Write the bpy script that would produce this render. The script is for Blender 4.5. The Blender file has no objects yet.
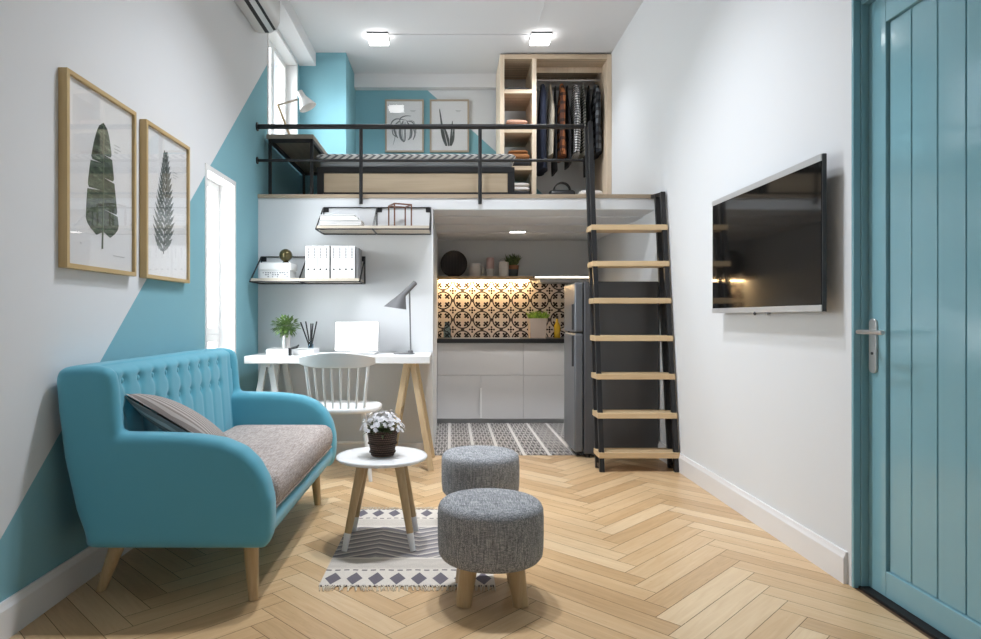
import bpy, bmesh, math, random
from mathutils import Vector, Matrix, Euler
random.seed(7)
PI = math.pi
sc = bpy.context.scene
COL = sc.collection
F = 654.0; CX, CY, CH = 450.0, 317.0, 1.1     # focal length, vanishing point, eye height
XL, XR, YB, ZC = -1.526, 1.639, 7.30, 3.78    # room: left wall, right wall, back wall, ceiling
YF = 5.20                                     # front of the loft
ZL = 2.074                                    # loft floor
YN = -1.30                                    # wall behind the camera

# ------------------------------------------------------------------ colours and node helpers
def lin(c):
    return c / 12.92 if c <= 0.04045 else ((c + 0.055) / 1.055) ** 2.4
def H(h):
    h = h.lstrip('#')
    return tuple(lin(int(h[i:i + 2], 16) / 255) for i in (0, 2, 4)) + (1.0,)

class N:
    """a small algebra over shader math nodes"""
    def __init__(s, nt, v): s.nt, s.v = nt, v
    def op(s, o, *a):
        n = s.nt.nodes.new('ShaderNodeMath'); n.operation = o
        for i, x in enumerate((s,) + a):
            x = x.v if isinstance(x, N) else x
            if isinstance(x, (int, float)): n.inputs[i].default_value = x
            else: s.nt.links.new(x, n.inputs[i])
        return N(s.nt, n.outputs[0])
    def __add__(s, o): return s.op('ADD', o)
    def __sub__(s, o): return s.op('SUBTRACT', o)
    def __mul__(s, o): return s.op('MULTIPLY', o)
    def __truediv__(s, o): return s.op('DIVIDE', o)
    def lt(s, o): return s.op('LESS_THAN', o)
    def gt(s, o): return s.op('GREATER_THAN', o)
    def frac(s): return s.op('FRACT')
    def floor(s): return s.op('FLOOR')
    def abs(s): return s.op('ABSOLUTE')
    def mx(s, o): return s.op('MAXIMUM', o)
    def mn(s, o): return s.op('MINIMUM', o)
    def sqrt(s): return s.op('SQRT')
    def sin(s): return s.op('SINE')
    def inv(s): return s.op('MULTIPLY', -1.0) + 1.0
def dist(u, v, a, b):
    du, dv = u - a, v - b
    return (du * du + dv * dv).sqrt()

class Mat:
    def __init__(s, name, col=(0.8, 0.8, 0.8, 1), rough=0.5, metal=0.0, spec=0.5, coat=0.0):
        s.m = bpy.data.materials.new(name); s.m.use_nodes = True
        s.nt = s.m.node_tree
        s.b = s.nt.nodes['Principled BSDF']
        s.b.inputs['Base Color'].default_value = col
        s.b.inputs['Roughness'].default_value = rough
        s.b.inputs['Metallic'].default_value = metal
        s.b.inputs['Specular IOR Level'].default_value = spec
        s.b.inputs['Coat Weight'].default_value = coat
        s.m.diffuse_color = col
        s._co = None
    def co(s, kind='Object'):
        n = s.nt.nodes.new('ShaderNodeTexCoord')
        return n.outputs[kind]
    def xyz(s, kind='Object'):
        n = s.nt.nodes.new('ShaderNodeSeparateXYZ')
        s.nt.links.new(s.co(kind), n.inputs[0])
        return [N(s.nt, o) for o in n.outputs]
    def noise(s, scale=(1, 1, 1), k=1.0, detail=3.0, rough=0.55, kind='Object', dist=0.0, off=None):
        mp = s.nt.nodes.new('ShaderNodeMapping'); mp.inputs['Scale'].default_value = scale
        s.nt.links.new(s.co(kind), mp.inputs[0])
        if off is not None: s.nt.links.new(off, mp.inputs['Location'])
        n = s.nt.nodes.new('ShaderNodeTexNoise')
        n.inputs['Scale'].default_value = k; n.inputs['Detail'].default_value = detail
        n.inputs['Roughness'].default_value = rough; n.inputs['Distortion'].default_value = dist
        s.nt.links.new(mp.outputs[0], n.inputs['Vector'])
        return N(s.nt, n.outputs['Fac'])
    def ramp(s, f, *stops):
        n = s.nt.nodes.new('ShaderNodeValToRGB')
        e = n.color_ramp.elements
        while len(e) < len(stops): e.new(0.5)
        for i, (p, c) in enumerate(stops): e[i].position = p; e[i].color = c
        s.nt.links.new(f.v, n.inputs[0])
        return n.outputs[0]
    def mix(s, f, a, b, mode='MIX'):
        n = s.nt.nodes.new('ShaderNodeMix'); n.data_type = 'RGBA'; n.blend_type = mode
        for idx, x in ((0, f), (6, a), (7, b)):
            if isinstance(x, N): x = x.v
            if isinstance(x, (int, float)) or isinstance(x, tuple): n.inputs[idx].default_value = x
            else: s.nt.links.new(x, n.inputs[idx])
        return n.outputs[2]
    def color(s, sock): s.nt.links.new(sock, s.b.inputs['Base Color']); return s
    def bump(s, f, strength=0.2, dist=0.01):
        n = s.nt.nodes.new('ShaderNodeBump')
        n.inputs['Strength'].default_value = strength; n.inputs['Distance'].default_value = dist
        s.nt.links.new(f.v, n.inputs['Height']); s.nt.links.new(n.outputs[0], s.b.inputs['Normal'])
        return s
    def emit(s, col, k):
        s.b.inputs['Emission Color'].default_value = col; s.b.inputs['Emission Strength'].default_value = k
        return s

def plain(name, hx, rough=0.5, metal=0.0, spec=0.5, coat=0.0): return Mat(name, H(hx), rough, metal, spec, coat).m

M = {}
# painted plaster; the teal field on the left wall and on the back wall is bounded by one straight slanting edge
def plaster(name, white, teal=None, edge=None):
    m = Mat(name, H(white), 0.75, spec=0.25)
    n = m.noise(k=220, detail=2)
    if teal:
        x, y, z = m.xyz()
        f = edge(x, y, z)
        m.color(m.mix(f, H(white), H(teal)))
    m.bump(n, 0.05, 0.002)
    return m.m
WHITE, TEAL = 'DFE1E3', '82B3BF'
M['wall'] = plaster('white_plaster', WHITE)
M['wall_left'] = plaster('white_and_teal_plaster', WHITE, TEAL, lambda x, y, z: z.lt((y - 2.218) * 0.884 + 0.344))
M['wall_back'] = plaster('teal_and_white_plaster', WHITE, TEAL,
                         lambda x, y, z: z.lt((x * -0.9) + 3.405).mn(z.gt(2.0)))
M['teal'] = plaster('teal_plaster', TEAL)
M['ceiling'] = plaster('ceiling_paint', 'E0E0E1')
M['wall_front'] = plaster('fill_cutting_plaster', '8C9093')  # unseen wall, coloured dark so that it bounces less fill light
M['white'] = plain('white_satin_paint', 'EDEDEC', 0.4)
M['trim'] = plain('white_trim_paint', 'E9E8E8', 0.35)
M['gloss_white'] = plain('white_lacquer', 'F0F0EF', 0.18)
M['cab'] = plain('cabinet_white', 'DDDCDC', 0.22)
M['kick'] = plain('grey_kick', 'B2B3B3', 0.4)
M['black'] = plain('black_metal', '1B1B1D', 0.42)
M['softblack'] = plain('soft_black', '19191B', 0.7)
M['dark'] = plain('dark_gap', '0E0E10', 0.6)
M['steel'] = plain('brushed_steel', 'D6D2CF', 0.28, 0.75)
M['silver'] = plain('silver_plastic', 'C6C6C6', 0.35, 0.35)
M['greyplastic'] = plain('dark_grey_plastic', '3A3A3D', 0.45)
M['lampgrey'] = plain('lamp_grey', '727274', 0.45)
M['worktop'] = plain('black_worktop', '242426', 0.3)
M['fridge'] = plain('graphite_fridge', '4F5053', 0.35)
M['fridge_door'] = plain('steel_grey_fridge_door', '6C6F74', 0.35, 0.2)
M['paper'] = plain('paper', 'E4E5E6', 0.7)
M['porcelain'] = plain('porcelain', 'D9D4CF', 0.3)
M['pink'] = plain('dusty_pink_ceramic', 'C7A9A6', 0.5)
M['bluegrey'] = plain('blue_grey_ceramic', '525A63', 0.5)
M['clay'] = plain('terracotta', '9C6C52', 0.7)
M['beigepot'] = plain('beige_pot', 'A9998C', 0.6)
M['soil'] = plain('soil', '3A2C22', 0.9)
M['copper'] = plain('copper_wire', '7A5646', 0.4, 0.6)
M['brass'] = plain('smoked_brass_glass', '5B5336', 0.12, 0.55)
M['yellow'] = plain('yellow_oil', 'C9A22C', 0.2)
M['cream'] = plain('cream_cotton', 'D8CDB8', 0.85)
M['navy'] = plain('navy_cloth', '161E33', 0.85)
M['charcoal'] = plain('charcoal_cloth', '232327', 0.9)
M['rust'] = plain('rust_knit', '8F5D33', 0.9)
M['blush'] = plain('blush_knit', 'C59C86', 0.9)
M['towel'] = plain('white_towel', 'E3DEDA', 0.9)
M['leather'] = plain('black_leather', '17171A', 0.4)
M['petal'] = plain('white_petal', 'EDECEF', 0.6)
M['stem'] = plain('green_stem', '6C7A52', 0.6)
M['ink'] = plain('grey_ink', '3C403F', 0.8)
M['ink_soft'] = plain('soft_grey_ink', '8B8F8F', 0.8)
M['ink_pale'] = plain('pale_grey_ink', 'B4B6B7', 0.8)
M['teal_paint'] = None

# gloss paint of the door
m = Mat('teal_gloss_paint', H('84B2BE'), 0.12, spec=0.5, coat=0.25); m.b.inputs['Coat Roughness'].default_value = 0.04
M['door'] = m.m

def foliage(name, a, b):
    m = Mat(name, H(a), 0.5)
    m.color(m.ramp(m.noise(k=40, detail=1), (0.35, H(a)), (0.65, H(b))))
    return m.m
M['leaf'] = foliage('fresh_leaf', '48662F', '7E9A58')
M['leaf_dark'] = foliage('dark_leaf', '3C4F2A', '62723F')
M['leaf_kitchen'] = foliage('bright_leaf', '587D24', '93B03C')

def wood(name, a, b, axis=0, rough=0.45, k=9.0):
    m = Mat(name, H(a), rough)
    s = [k, k, k]; s[axis] = k * 0.08
    g = m.noise(tuple(s), 1.0, 5, 0.6, dist=0.6)
    s2 = [k * 9] * 3; s2[axis] = k * 0.4
    g2 = m.noise(tuple(s2), 1.0, 3)
    f = g * 0.7 + g2 * 0.3
    m.color(m.ramp(f, (0.32, H(a)), (0.68, H(b))))
    m.bump(g2, 0.06, 0.002)
    return m.m
M['oak_x'] = wood('oak_along_x', 'B99A74', 'D6BB95', 0)
M['oak_y'] = wood('oak_along_y', 'B99A74', 'D6BB95', 1)
M['oak_z'] = wood('oak_along_z', 'B99A74', 'D6BB95', 2)
M['frame_z'] = wood('frame_oak_z', 'B79A68', 'CDB485', 2)
M['frame_y'] = wood('frame_oak_y', 'B79A68', 'CDB485', 1)
M['frame_x'] = wood('frame_oak_x', 'A89682', 'BFB09C', 0)
M['frame_zz'] = wood('frame_ash_z', 'A89682', 'BFB09C', 2)
M['beech'] = wood('beech_leg', 'C2A983', 'DCC8A6', 2, 0.4, 14)
M['beech_dark'] = wood('oiled_leg', 'B19468', 'CBB088', 2, 0.4, 14)
M['tread'] = wood('ladder_tread_oak', 'C0A27A', 'DDC49C', 0)
M['greywood'] = wood('grey_washed_wood', '8E8578', 'AAA091', 1, 0.5)
M['bedwood'] = wood('pale_bed_wood', 'BBA78B', 'D0BEA3', 0, 0.5)
M['shelfwood'] = wood('shelf_ash', 'B5AA9A', 'CBC1B2', 0, 0.5)
M['loftedge'] = wood('loft_boards', '9C8A74', 'B5A48D', 0, 0.5)

# slatted wardrobe boards
m = Mat('slatted_wardrobe_board', H('D3BCA0'), 0.5)
x, y, z = m.xyz()
gap = (y * 20.0).frac().lt(0.16)
g = m.noise((1.2, 40, 40), 1.0, 4)
m.color(m.mix(gap, m.ramp(g, (0.3, H('BCA58A')), (0.7, H('D8C4AA'))), H('80664A')))
m.bump(gap.inv(), 0.5, 0.01)
M['slatted'] = m.m
M['wardrobe'] = wood('wardrobe_pine', 'D2BDA3', 'E6D6C0', 2)

# oak parquet: the tone of each plank is stored on its face
m = Mat('oak_herringbone', H('C9A377'), 0.3, spec=0.45)
at = m.nt.nodes.new('ShaderNodeAttribute'); at.attribute_name = 'tone'
tone = N(m.nt, at.outputs['Fac'])
cmb = m.nt.nodes.new('ShaderNodeCombineXYZ')
m.nt.links.new((tone * 37.0).v, cmb.inputs[0]); m.nt.links.new((tone * 91.0).v, cmb.inputs[1])
g1 = m.noise((2.2, 26, 1), 1.0, 4, 0.6, 'UV', 1.6, cmb.outputs[0])
g2 = m.noise((8, 240, 1), 1.0, 3, 0.6, 'UV', 0.2, cmb.outputs[0])
f = tone * 0.52 + g1 * 0.62 + g2 * 0.16 - 0.15
m.color(m.ramp(f, (0.10, H('B8946A')), (0.45, H('D2B085')), (0.85, H('E4CAA4'))))
rr = g2 * 0.18 + 0.22
m.nt.links.new(rr.v, m.b.inputs['Roughness'])
m.bump(g2, 0.04, 0.002)
M['parquet'] = m.m
M['parquet_gap'] = plain('parquet_gap', '5E4630', 0.7)

# patterned wall tiles of the kitchen
def encaustic(name, ux, uz, p, ox, oz, light, darkc, strips=False):
    m = Mat(name, H(light), 0.25)
    c = m.xyz()
    u = ((c[ux] - ox) / p + 0.5).frac() - 0.5
    v = ((c[uz] - oz) / p + 0.5).frac() - 0.5
    a, b = u.abs(), v.abs()
    r = (u * u + v * v).sqrt()
    f = (r - 0.435).abs().lt(0.032)
    for (px, py, rad) in ((0.245, 0.245, 0.06), (0.28, 0.125, 0.058), (0.125, 0.28, 0.058), (0.14, 0.14, 0.05), (0.19, 0.19, 0.06),
                          (0.5, 0.5, 0.06), (0.5, 0.375, 0.05), (0.375, 0.5, 0.05)):
        f = f.mx(dist(a, b, px, py).lt(rad))
    f = f.mx(a.mx(b).gt(0.47).mn(a.mn(b).lt(0.09)))
    if strips:
        s = ((c[ux] - ox) / (p * 2) + 0.12).frac().lt(0.15)
        f = f.mn(s.inv())
    m.color(m.mix(f, H(light), H(darkc)))
    return m.m
M['walltile'] = encaustic('encaustic_wall_tile', 0, 2, 0.2155, -0.076, 1.068, 'D9CFC7', '2C2422')
def dotted_tile():
    m = Mat('dotted_floor_tile', H('E2E0DE'), 0.3)
    x, y, z = m.xyz()
    p = 0.05
    v0 = y / 0.12; v = v0.frac() - 0.5
    u = ((x + 0.02) / p + v0.floor() * 0.5).frac() - 0.5
    a, b = u.abs(), v.abs()
    f = (a + b).lt(0.44).mx((a.mx(b) - 0.45).abs().lt(0.04))
    strip = ((x + 0.02) / 0.2).frac().lt(0.14)
    m.color(m.mix(f.mn(strip.inv()), H('E2E0DE'), H('2B2527')))
    return m.m
M['floortile'] = dotted_tile()

# tweed of the stools and the seat cushion
def tweed(name, a, b, c, k=1.0):
    m = Mat(name, H(b), 0.9, spec=0.15)
    n1 = m.noise((16 * k, 260 * k, 260 * k), 1.0, 2, 0.6)
    n2 = m.noise((260 * k, 16 * k, 260 * k), 1.0, 2, 0.6)
    n3 = m.noise((260 * k, 260 * k, 16 * k), 1.0, 2, 0.6)
    f = (n1 + n2 + n3) / 3.0
    m.color(m.ramp(f, (0.40, H(a)), (0.5, H(b)), (0.60, H(c))))
    m.bump(f, 0.4, 0.004)
    return m.m
M['tweed'] = tweed('grey_tweed', '63666A', '8F9194', 'C4C4C4', 1.25)
M['seatweave'] = tweed('taupe_tweed', '857A74', 'B0A59F', 'D2C9C4', 1.1)
def velvet(name, hx):
    m = Mat(name, H(hx), 0.65, spec=0.25)
    m.b.inputs['Sheen Weight'].default_value = 0.25
    m.bump(m.noise(k=900, detail=1), 0.06, 0.001)
    return m.m
M['sofa'] = velvet('turquoise_upholstery', '5BA8BD')

m = Mat('striped_pillow_cloth', H('8A837E'), 0.9)
x, y, z = m.xyz()
s1 = (y * 46.0).frac().lt(0.5)
m.color(m.mix(s1, H('B0A8A2'), H('857C77')))
m.bump(s1, 0.3, 0.004)
M['pillow'] = m.m

# chevron bedspread
m = Mat('chevron_bedspread', H('D8D6D3'), 0.9)
x, y, z = m.xyz()
zz = (((z * 17.0).frac() - 0.5).abs() * 1.3 + x * 16.0 + y * 16.0).frac()
m.color(m.mix(zz.lt(0.42), H('DEDCD9'), H('77787B')))
M['chevron'] = m.m
M['sheet'] = plain('grey_sheet', '9B9DA0', 0.9)

# kilim
def kilim():
    m = Mat('woven_kilim', H('DCD5CB'), 0.95, spec=0.1)
    x, y, z = m.xyz()          # local: x 0..W, y 0..L
    L, W = 1.06, 0.72
    yy = (y / L - 0.5).abs() * 2.0      # 0 middle .. 1 ends
    t = W / 8.0
    du = ((x / t).frac() - 0.5).abs() / 0.38
    dv = ((y - 0.075).abs()).mn((y - (L - 0.075)).abs()) / 0.064
    diamond = (du + dv).lt(1.0).mn(yy.gt(0.70))
    edge1 = (yy - 0.688).abs().lt(0.011).mn((x * 26.0).frac().lt(0.6))
    edge2 = yy.gt(0.985).mn((x * 40.0).frac().lt(0.6))
    fine = yy.lt(0.65).mn(yy.gt(0.44)).mn(((y * 70.0).frac().lt(0.45)))
    chev = ((y * 16.0) + ((x * 2.6).frac() - 0.5).abs() * 3.2).frac()
    band = yy.lt(0.41)
    c = m.mix(diamond, H('E3DCD2'), H('77727A'))
    c = m.mix(edge1.mx(edge2), c, H('6A6468'))
    c = m.mix(fine, c, H('B7AFA7'))
    c = m.mix(band, c, H('A5A09F'))
    c = m.mix(band.mn(chev.lt(0.22)), c, H('DAD3C9'))
    c = m.mix(band.mn(chev.gt(0.62)), c, H('88848A'))
    n = m.noise((300, 300, 300), 1.0, 2)
    m.color(m.mix(0.25, c, m.ramp(n, (0.3, H('8A8580')), (0.7, H('F0EAE2'))), 'MULTIPLY'))
    m.bump(n, 0.4, 0.003)
    return m.m
M['kilim'] = kilim()

def plaid(name, base, line, line2, k=18.0, w=0.3):
    m = Mat(name, H(base), 0.9)
    x, y, z = m.xyz()
    a = (z * k).frac().lt(w); b = ((x + y) * k).frac().lt(w)
    c = m.mix(a.mx(b), H(base), H(line))
    c = m.mix(a.mn(b), c, H(line2))
    m.color(c); return m.m
M['plaid_orange'] = plaid('orange_plaid', 'A9683E', '5C3524', '2A1B17', 11.0, 0.35)
M['gingham'] = plaid('black_white_gingham', 'E4E3E1', '6B6B6D', '151517', 38.0, 0.5)
M['flecked'] = plaid('flecked_pattern', 'BDBBB0', '4E514B', '1E201E', 30.0, 0.45)
M['plaid_grey'] = plaid('grey_plaid', '70757C', '34373D', '15161A', 12.0, 0.4)

# woven basket
m = Mat('dark_wicker', H('4A362B'), 0.8)
x, y, z = m.xyz()
w1 = ((z * 95.0).frac() - 0.5).abs()
ang = x.op('ARCTAN2', y)
w2 = ((ang * 7.0 + (z * 95.0).floor() * 0.5).frac() - 0.5).abs()
f = w1.mx(w2)
m.color(m.mix(w1.lt(0.22).mn(w2.lt(0.4)), H('33241D'), H('6E5545')))
m.bump(f.inv(), 0.8, 0.006)
M['wicker'] = m.m

# banana leaf watercolour
m = Mat('banana_leaf_ink', H('4E5A4C'), 0.75)
x, y, z = m.xyz()
g = m.noise((1, 14, 60), 1.0, 4, 0.6)
m.color(m.ramp(g, (0.3, H('202A23')), (0.55, H('4A5A47')), (0.75, H('7F8E76'))))
M['banana'] = m.m

def glassy(name, tint=(1, 1, 1, 1), k=0.10, rough=0.02):
    mm = bpy.data.materials.new(name); mm.use_nodes = True
    nt = mm.node_tree; nt.nodes.clear()
    o = nt.nodes.new('ShaderNodeOutputMaterial'); mx = nt.nodes.new('ShaderNodeMixShader')
    t = nt.nodes.new('ShaderNodeBsdfTransparent'); g = nt.nodes.new('ShaderNodeBsdfGlossy')
    t.inputs[0].default_value = tint; g.inputs['Roughness'].default_value = rough
    lw = nt.nodes.new('ShaderNodeLayerWeight'); lw.inputs['Blend'].default_value = 0.5
    fr = N(nt, lw.outputs['Facing']).op('POWER', 5.0) * 0.9 + 0.04
    nt.links.new(fr.v, mx.inputs[0])
    nt.links.new(t.outputs[0], mx.inputs[1]); nt.links.new(g.outputs[0], mx.inputs[2])
    nt.links.new(mx.outputs[0], o.inputs[0])
    return mm
M['glass'] = glassy('clear_pane')
M['vase_glass'] = glassy('vase_glass', (0.75, 0.85, 0.9, 1))
M['tvglass'] = plain('tv_screen', '141312', 0.06, spec=0.6)

def light_mat(name, col, k):
    m = Mat(name, (0.9, 0.9, 0.9, 1), 0.5); m.emit(col, k); return m.m
P_LAMP, P_MAIN, P_LOFT, P_KIT = 9.0, 31.0, 8.5, 8.0
P_W1, P_W2, P_W3, P_SKY, EXPO = 55.0, 22.0, 1.5, 1.3, 0.0
# ------------------------------------------------------------------ geometry helpers
def V(*a): return Vector(a)
def at(x, y, Y):
    """photo pixel + depth -> point in the room"""
    return Vector(((x - CX) * Y / F, Y, CH + (CY - y) * Y / F))
def root_loc(o):
    v = Vector((0, 0, 0))
    while o is not None:
        v += o.location; o = o.parent
    return v

class MB:
    def __init__(s): s.v, s.f, s.mi, s.cur = [], [], [], 0
    def add(s, vs, fs):
        n = len(s.v); s.v += [Vector(p) for p in vs]
        for f in fs: s.f.append([i + n for i in f]); s.mi.append(s.cur)
        return s
    def box(s, x0, x1, y0, y1, z0, z1):
        vs = [(x, y, z) for x in (x0, x1) for y in (y0, y1) for z in (z0, z1)]
        return s.add(vs, [(0, 1, 3, 2), (4, 6, 7, 5), (0, 4, 5, 1), (2, 3, 7, 6), (0, 2, 6, 4), (1, 5, 7, 3)])
    def ring_loft(s, rings, cap=True, closed=True):
        n = len(rings[0]); vs = [p for r in rings for p in r]; fs = []
        for i in range(len(rings) - 1):
            for j in range(n if closed else n - 1):
                k = (j + 1) % n
                fs.append((i * n + j, i * n + k, (i + 1) * n + k, (i + 1) * n + j))
        if cap:
            fs.append(tuple(range(n))[::-1]); fs.append(tuple(range((len(rings) - 1) * n, len(rings) * n)))
        return s.add(vs, fs)
    def tube(s, pts, r, n=10, cap=True):
        pts = [Vector(p) for p in pts]
        rs = r if isinstance(r, (list, tuple)) else [r] * len(pts)
        rings, up = [], None
        for i, p in enumerate(pts):
            d = (pts[min(i + 1, len(pts) - 1)] - pts[max(i - 1, 0)]).normalized()
            if up is None:
                up = Vector((0, 0, 1)) if abs(d.z) < 0.9 else Vector((1, 0, 0))
            a = d.cross(up).normalized(); b = a.cross(d).normalized(); up = b
            rings.append([p + (a * math.cos(t) + b * math.sin(t)) * rs[i] for t in [2 * PI * k / n for k in range(n)]])
        return s.ring_loft(rings, cap)
    def bar(s, p, q, w, h=None):
        """square bar"""
        h = h or w; p, q = Vector(p), Vector(q); d = (q - p).normalized()
        up = Vector((0, 0, 1)) if abs(d.z) < 0.9 else Vector((0, 1, 0))
        a = d.cross(up).normalized() * w / 2; b = a.cross(d).normalized() * h / 2
        return s.ring_loft([[c + a + b, c - a + b, c - a - b, c + a - b] for c in (p, q)])
    def lathe(s, c, prof, n=32, sx=1.0, sy=1.0, cap=True):
        c = Vector(c)
        return s.ring_loft([[c + Vector((r * sx * math.cos(2 * PI * k / n), r * sy * math.sin(2 * PI * k / n), z)) for k in range(n)] for r, z in prof], cap)
    def prism(s, poly, axis, a, b):
        """2D polygon extruded along axis from a to b (x: poly is (y,z); y: (x,z); z: (x,y))"""
        f = {'x': lambda p, t: (t, p[0], p[1]), 'y': lambda p, t: (p[0], t, p[1]), 'z': lambda p, t: (p[0], p[1], t)}[axis]
        return s.ring_loft([[Vector(f(p, t)) for p in poly] for t in (a, b)])
    def sphere(s, c, r, n=16, m=10, sq=(1, 1, 1)):
        c = Vector(c); rings = []
        for i in range(1, m):
            t = PI * i / m
            rings.append([c + Vector((r * sq[0] * math.sin(t) * math.cos(2 * PI * k / n), r * sq[1] * math.sin(t) * math.sin(2 * PI * k / n), -r * sq[2] * math.cos(t))) for k in range(n)])
        return s.ring_loft(rings)
    def leaf(s, base, d, up, ln, w, bend=0.2, seg=3):
        base, d, up = Vector(base), Vector(d).normalized(), Vector(up)
        side = d.cross(up)
        side = side.normalized() if side.length > 1e-4 else Vector((1, 0, 0))
        nrm = side.cross(d).normalized()
        L, R, C = [], [], []
        for i in range(seg + 1):
            t = i / seg; ww = w * math.sin(PI * min(0.98, max(0.04, t)) ** 0.8) * 0.5
            p = base + d * ln * t - nrm * bend * ln * t * t
            C.append(p - nrm * ww * 0.35); L.append(p + side * ww); R.append(p - side * ww)
        vs = L + C + R; k = seg + 1; fs = []
        for i in range(seg):
            fs.append((i, i + 1, k + i + 1, k + i)); fs.append((k + i, k + i + 1, 2 * k + i + 1, 2 * k + i))
        return s.add(vs, fs)
    def build(s, name, mat, parent=None, smooth=None, bevel=0.0, seg=2, origin=None, subsurf=0, kind=None):
        me = bpy.data.meshes.new(name); o = bpy.data.objects.new(name, me); COL.objects.link(o)
        if parent is not None: o.parent = parent; off = root_loc(parent)
        elif origin is not None: o.location = origin; off = Vector(origin)
        else:
            xs = [p.x for p in s.v]; ys = [p.y for p in s.v]; zs = [p.z for p in s.v]
            off = Vector(((min(xs) + max(xs)) / 2, (min(ys) + max(ys)) / 2, min(zs))); o.location = off
        me.from_pydata([p - off for p in s.v], [], s.f)
        for m_ in (mat if isinstance(mat, (list, tuple)) else [mat]): me.materials.append(m_)
        me.polygons.foreach_set('material_index', s.mi)
        bm = bmesh.new(); bm.from_mesh(me); bmesh.ops.recalc_face_normals(bm, faces=bm.faces); bm.to_mesh(me); bm.free()
        if smooth:
            me.polygons.foreach_set('use_smooth', [True] * len(me.polygons))
            me.set_sharp_from_angle(angle=math.radians(smooth))
        if bevel:
            b = o.modifiers.new('edge', 'BEVEL'); b.width = bevel; b.segments = seg; b.limit_method = 'ANGLE'; b.angle_limit = math.radians(40); b.harden_normals = True
            me.polygons.foreach_set('use_smooth', [True] * len(me.polygons))
            me.set_sharp_from_angle(angle=math.radians(40))
        if subsurf:
            b = o.modifiers.new('soft', 'SUBSURF'); b.levels = subsurf; b.render_levels = subsurf
        if kind: o['kind'] = kind
        me.update()
        return o

def tag(o, label, cat, group=None, kind=None):
    o['label'] = label; o['category'] = cat
    if group: o['group'] = group
    if kind: o['kind'] = kind
    return o
def thing(name, label, cat, loc=(0, 0, 0), group=None):
    o = bpy.data.objects.new(name, None); COL.objects.link(o); o.location = loc
    o.empty_display_size = 0.05
    return tag(o, label, cat, group)
def struct(name, mb, mat, **k):
    return mb.build(name, mat, kind='structure', origin=(0, 0, 0), **k)
def dup(root, loc, label, rotz=None, scale=None):
    def cp(o, parent):
        c = o.copy(); COL.objects.link(c)
        if parent is not None: c.parent = parent
        for ch in [k for k in COL.objects if k.parent is o]: cp(ch, c)
        return c
    r = cp(root, None); r.location = loc; r['label'] = label
    if rotz is not None: r.rotation_euler.z = rotz
    if scale is not None: r.scale = scale
    return r

# ------------------------------------------------------------------ the room
# floor: herringbone oak up to the kitchen, patterned tiles inside it
def clip(poly, axis, val, keep_less):
    out = []
    for i in range(len(poly)):
        a, b = poly[i], poly[(i + 1) % len(poly)]
        ia = (a[0][axis] <= val) == keep_less; ib = (b[0][axis] <= val) == keep_less
        if ia: out.append(a)
        if ia != ib:
            t = (val - a[0][axis]) / (b[0][axis] - a[0][axis])
            out.append((tuple(a[0][k] + (b[0][k] - a[0][k]) * t for k in (0, 1)), tuple(a[1][k] + (b[1][k] - a[1][k]) * t for k in (0, 1))))
    return out
def parquet():
    W, n = 0.0985, 7; L = W * n; g = 0.0011; r2 = math.sqrt(0.5)
    vs, fs, uvs, tones = [], [], [], []
    rnd = random.Random(11)
    for t in range(-9, 10):
        for k in range(-40, 110):
            for ori in (0, 1):
                u0, v0 = (k * W - t * L, k * W + t * L) if ori == 0 else (k * W - t * L, (k + 1) * W + t * L)
                du, dv = (L, W) if ori == 0 else (W, L)
                q = [(u0 + g, v0 + g), (u0 + du - g, v0 + g), (u0 + du - g, v0 + dv - g), (u0 + g, v0 + dv - g)]
                poly = []
                for (u, v) in q:
                    wx, wy = (u - v) * r2 + 0.823, (u + v) * r2 + 2.745
                    uv = (u - u0, v - v0) if ori == 0 else (v - v0, u - u0)
                    poly.append(((wx, wy), uv))
                tone = rnd.random()
                for ax, val, less in ((0, XL, False), (0, XR, True), (1, YN, False), (1, YF + 0.0, True)):
                    if poly: poly = clip(poly, ax, val, less)
                if len(poly) < 3: continue
                b = len(vs); vs += [(p[0][0], p[0][1], 0.0) for p in poly]
                fs.append(list(range(b, b + len(poly)))); uvs += [p[1] for p in poly]; tones.append(tone)
    npl = len(fs)
    b = len(vs); vs += [(XL, YN, -0.0015), (XR + 0.1, YN, -0.0015), (XR + 0.1, YF, -0.0015), (XL, YF, -0.0015)]
    fs.append([b, b + 1, b + 2, b + 3]); uvs += [(0, 0)] * 4; tones.append(0.5)
    me = bpy.data.meshes.new('floor'); me.from_pydata(vs, [], fs)
    ul = me.uv_layers.new(name='UVMap')
    for poly in me.polygons:
        for li in poly.loop_indices: ul.data[li].uv = uvs[me.loops[li].vertex_index]
    a = me.attributes.new('tone', 'FLOAT', 'FACE')
    for i, t in enumerate(tones): a.data[i].value = t
    me.materials.append(M['parquet']); me.materials.append(M['parquet_gap'])
    me.polygons[npl].material_index = 1
    o = bpy.data.objects.new('floor', me); COL.objects.link(o); o['kind'] = 'structure'
parquet()
struct('floor_kitchen', MB().box(-0.135, XR, YF, YB, -0.08, 0.0), M['floortile'])
struct('floor_base', MB().box(XL - 0.2, XR + 0.2, YN - 0.2, YB + 0.2, -0.2, -0.081), M['kick'])

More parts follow.
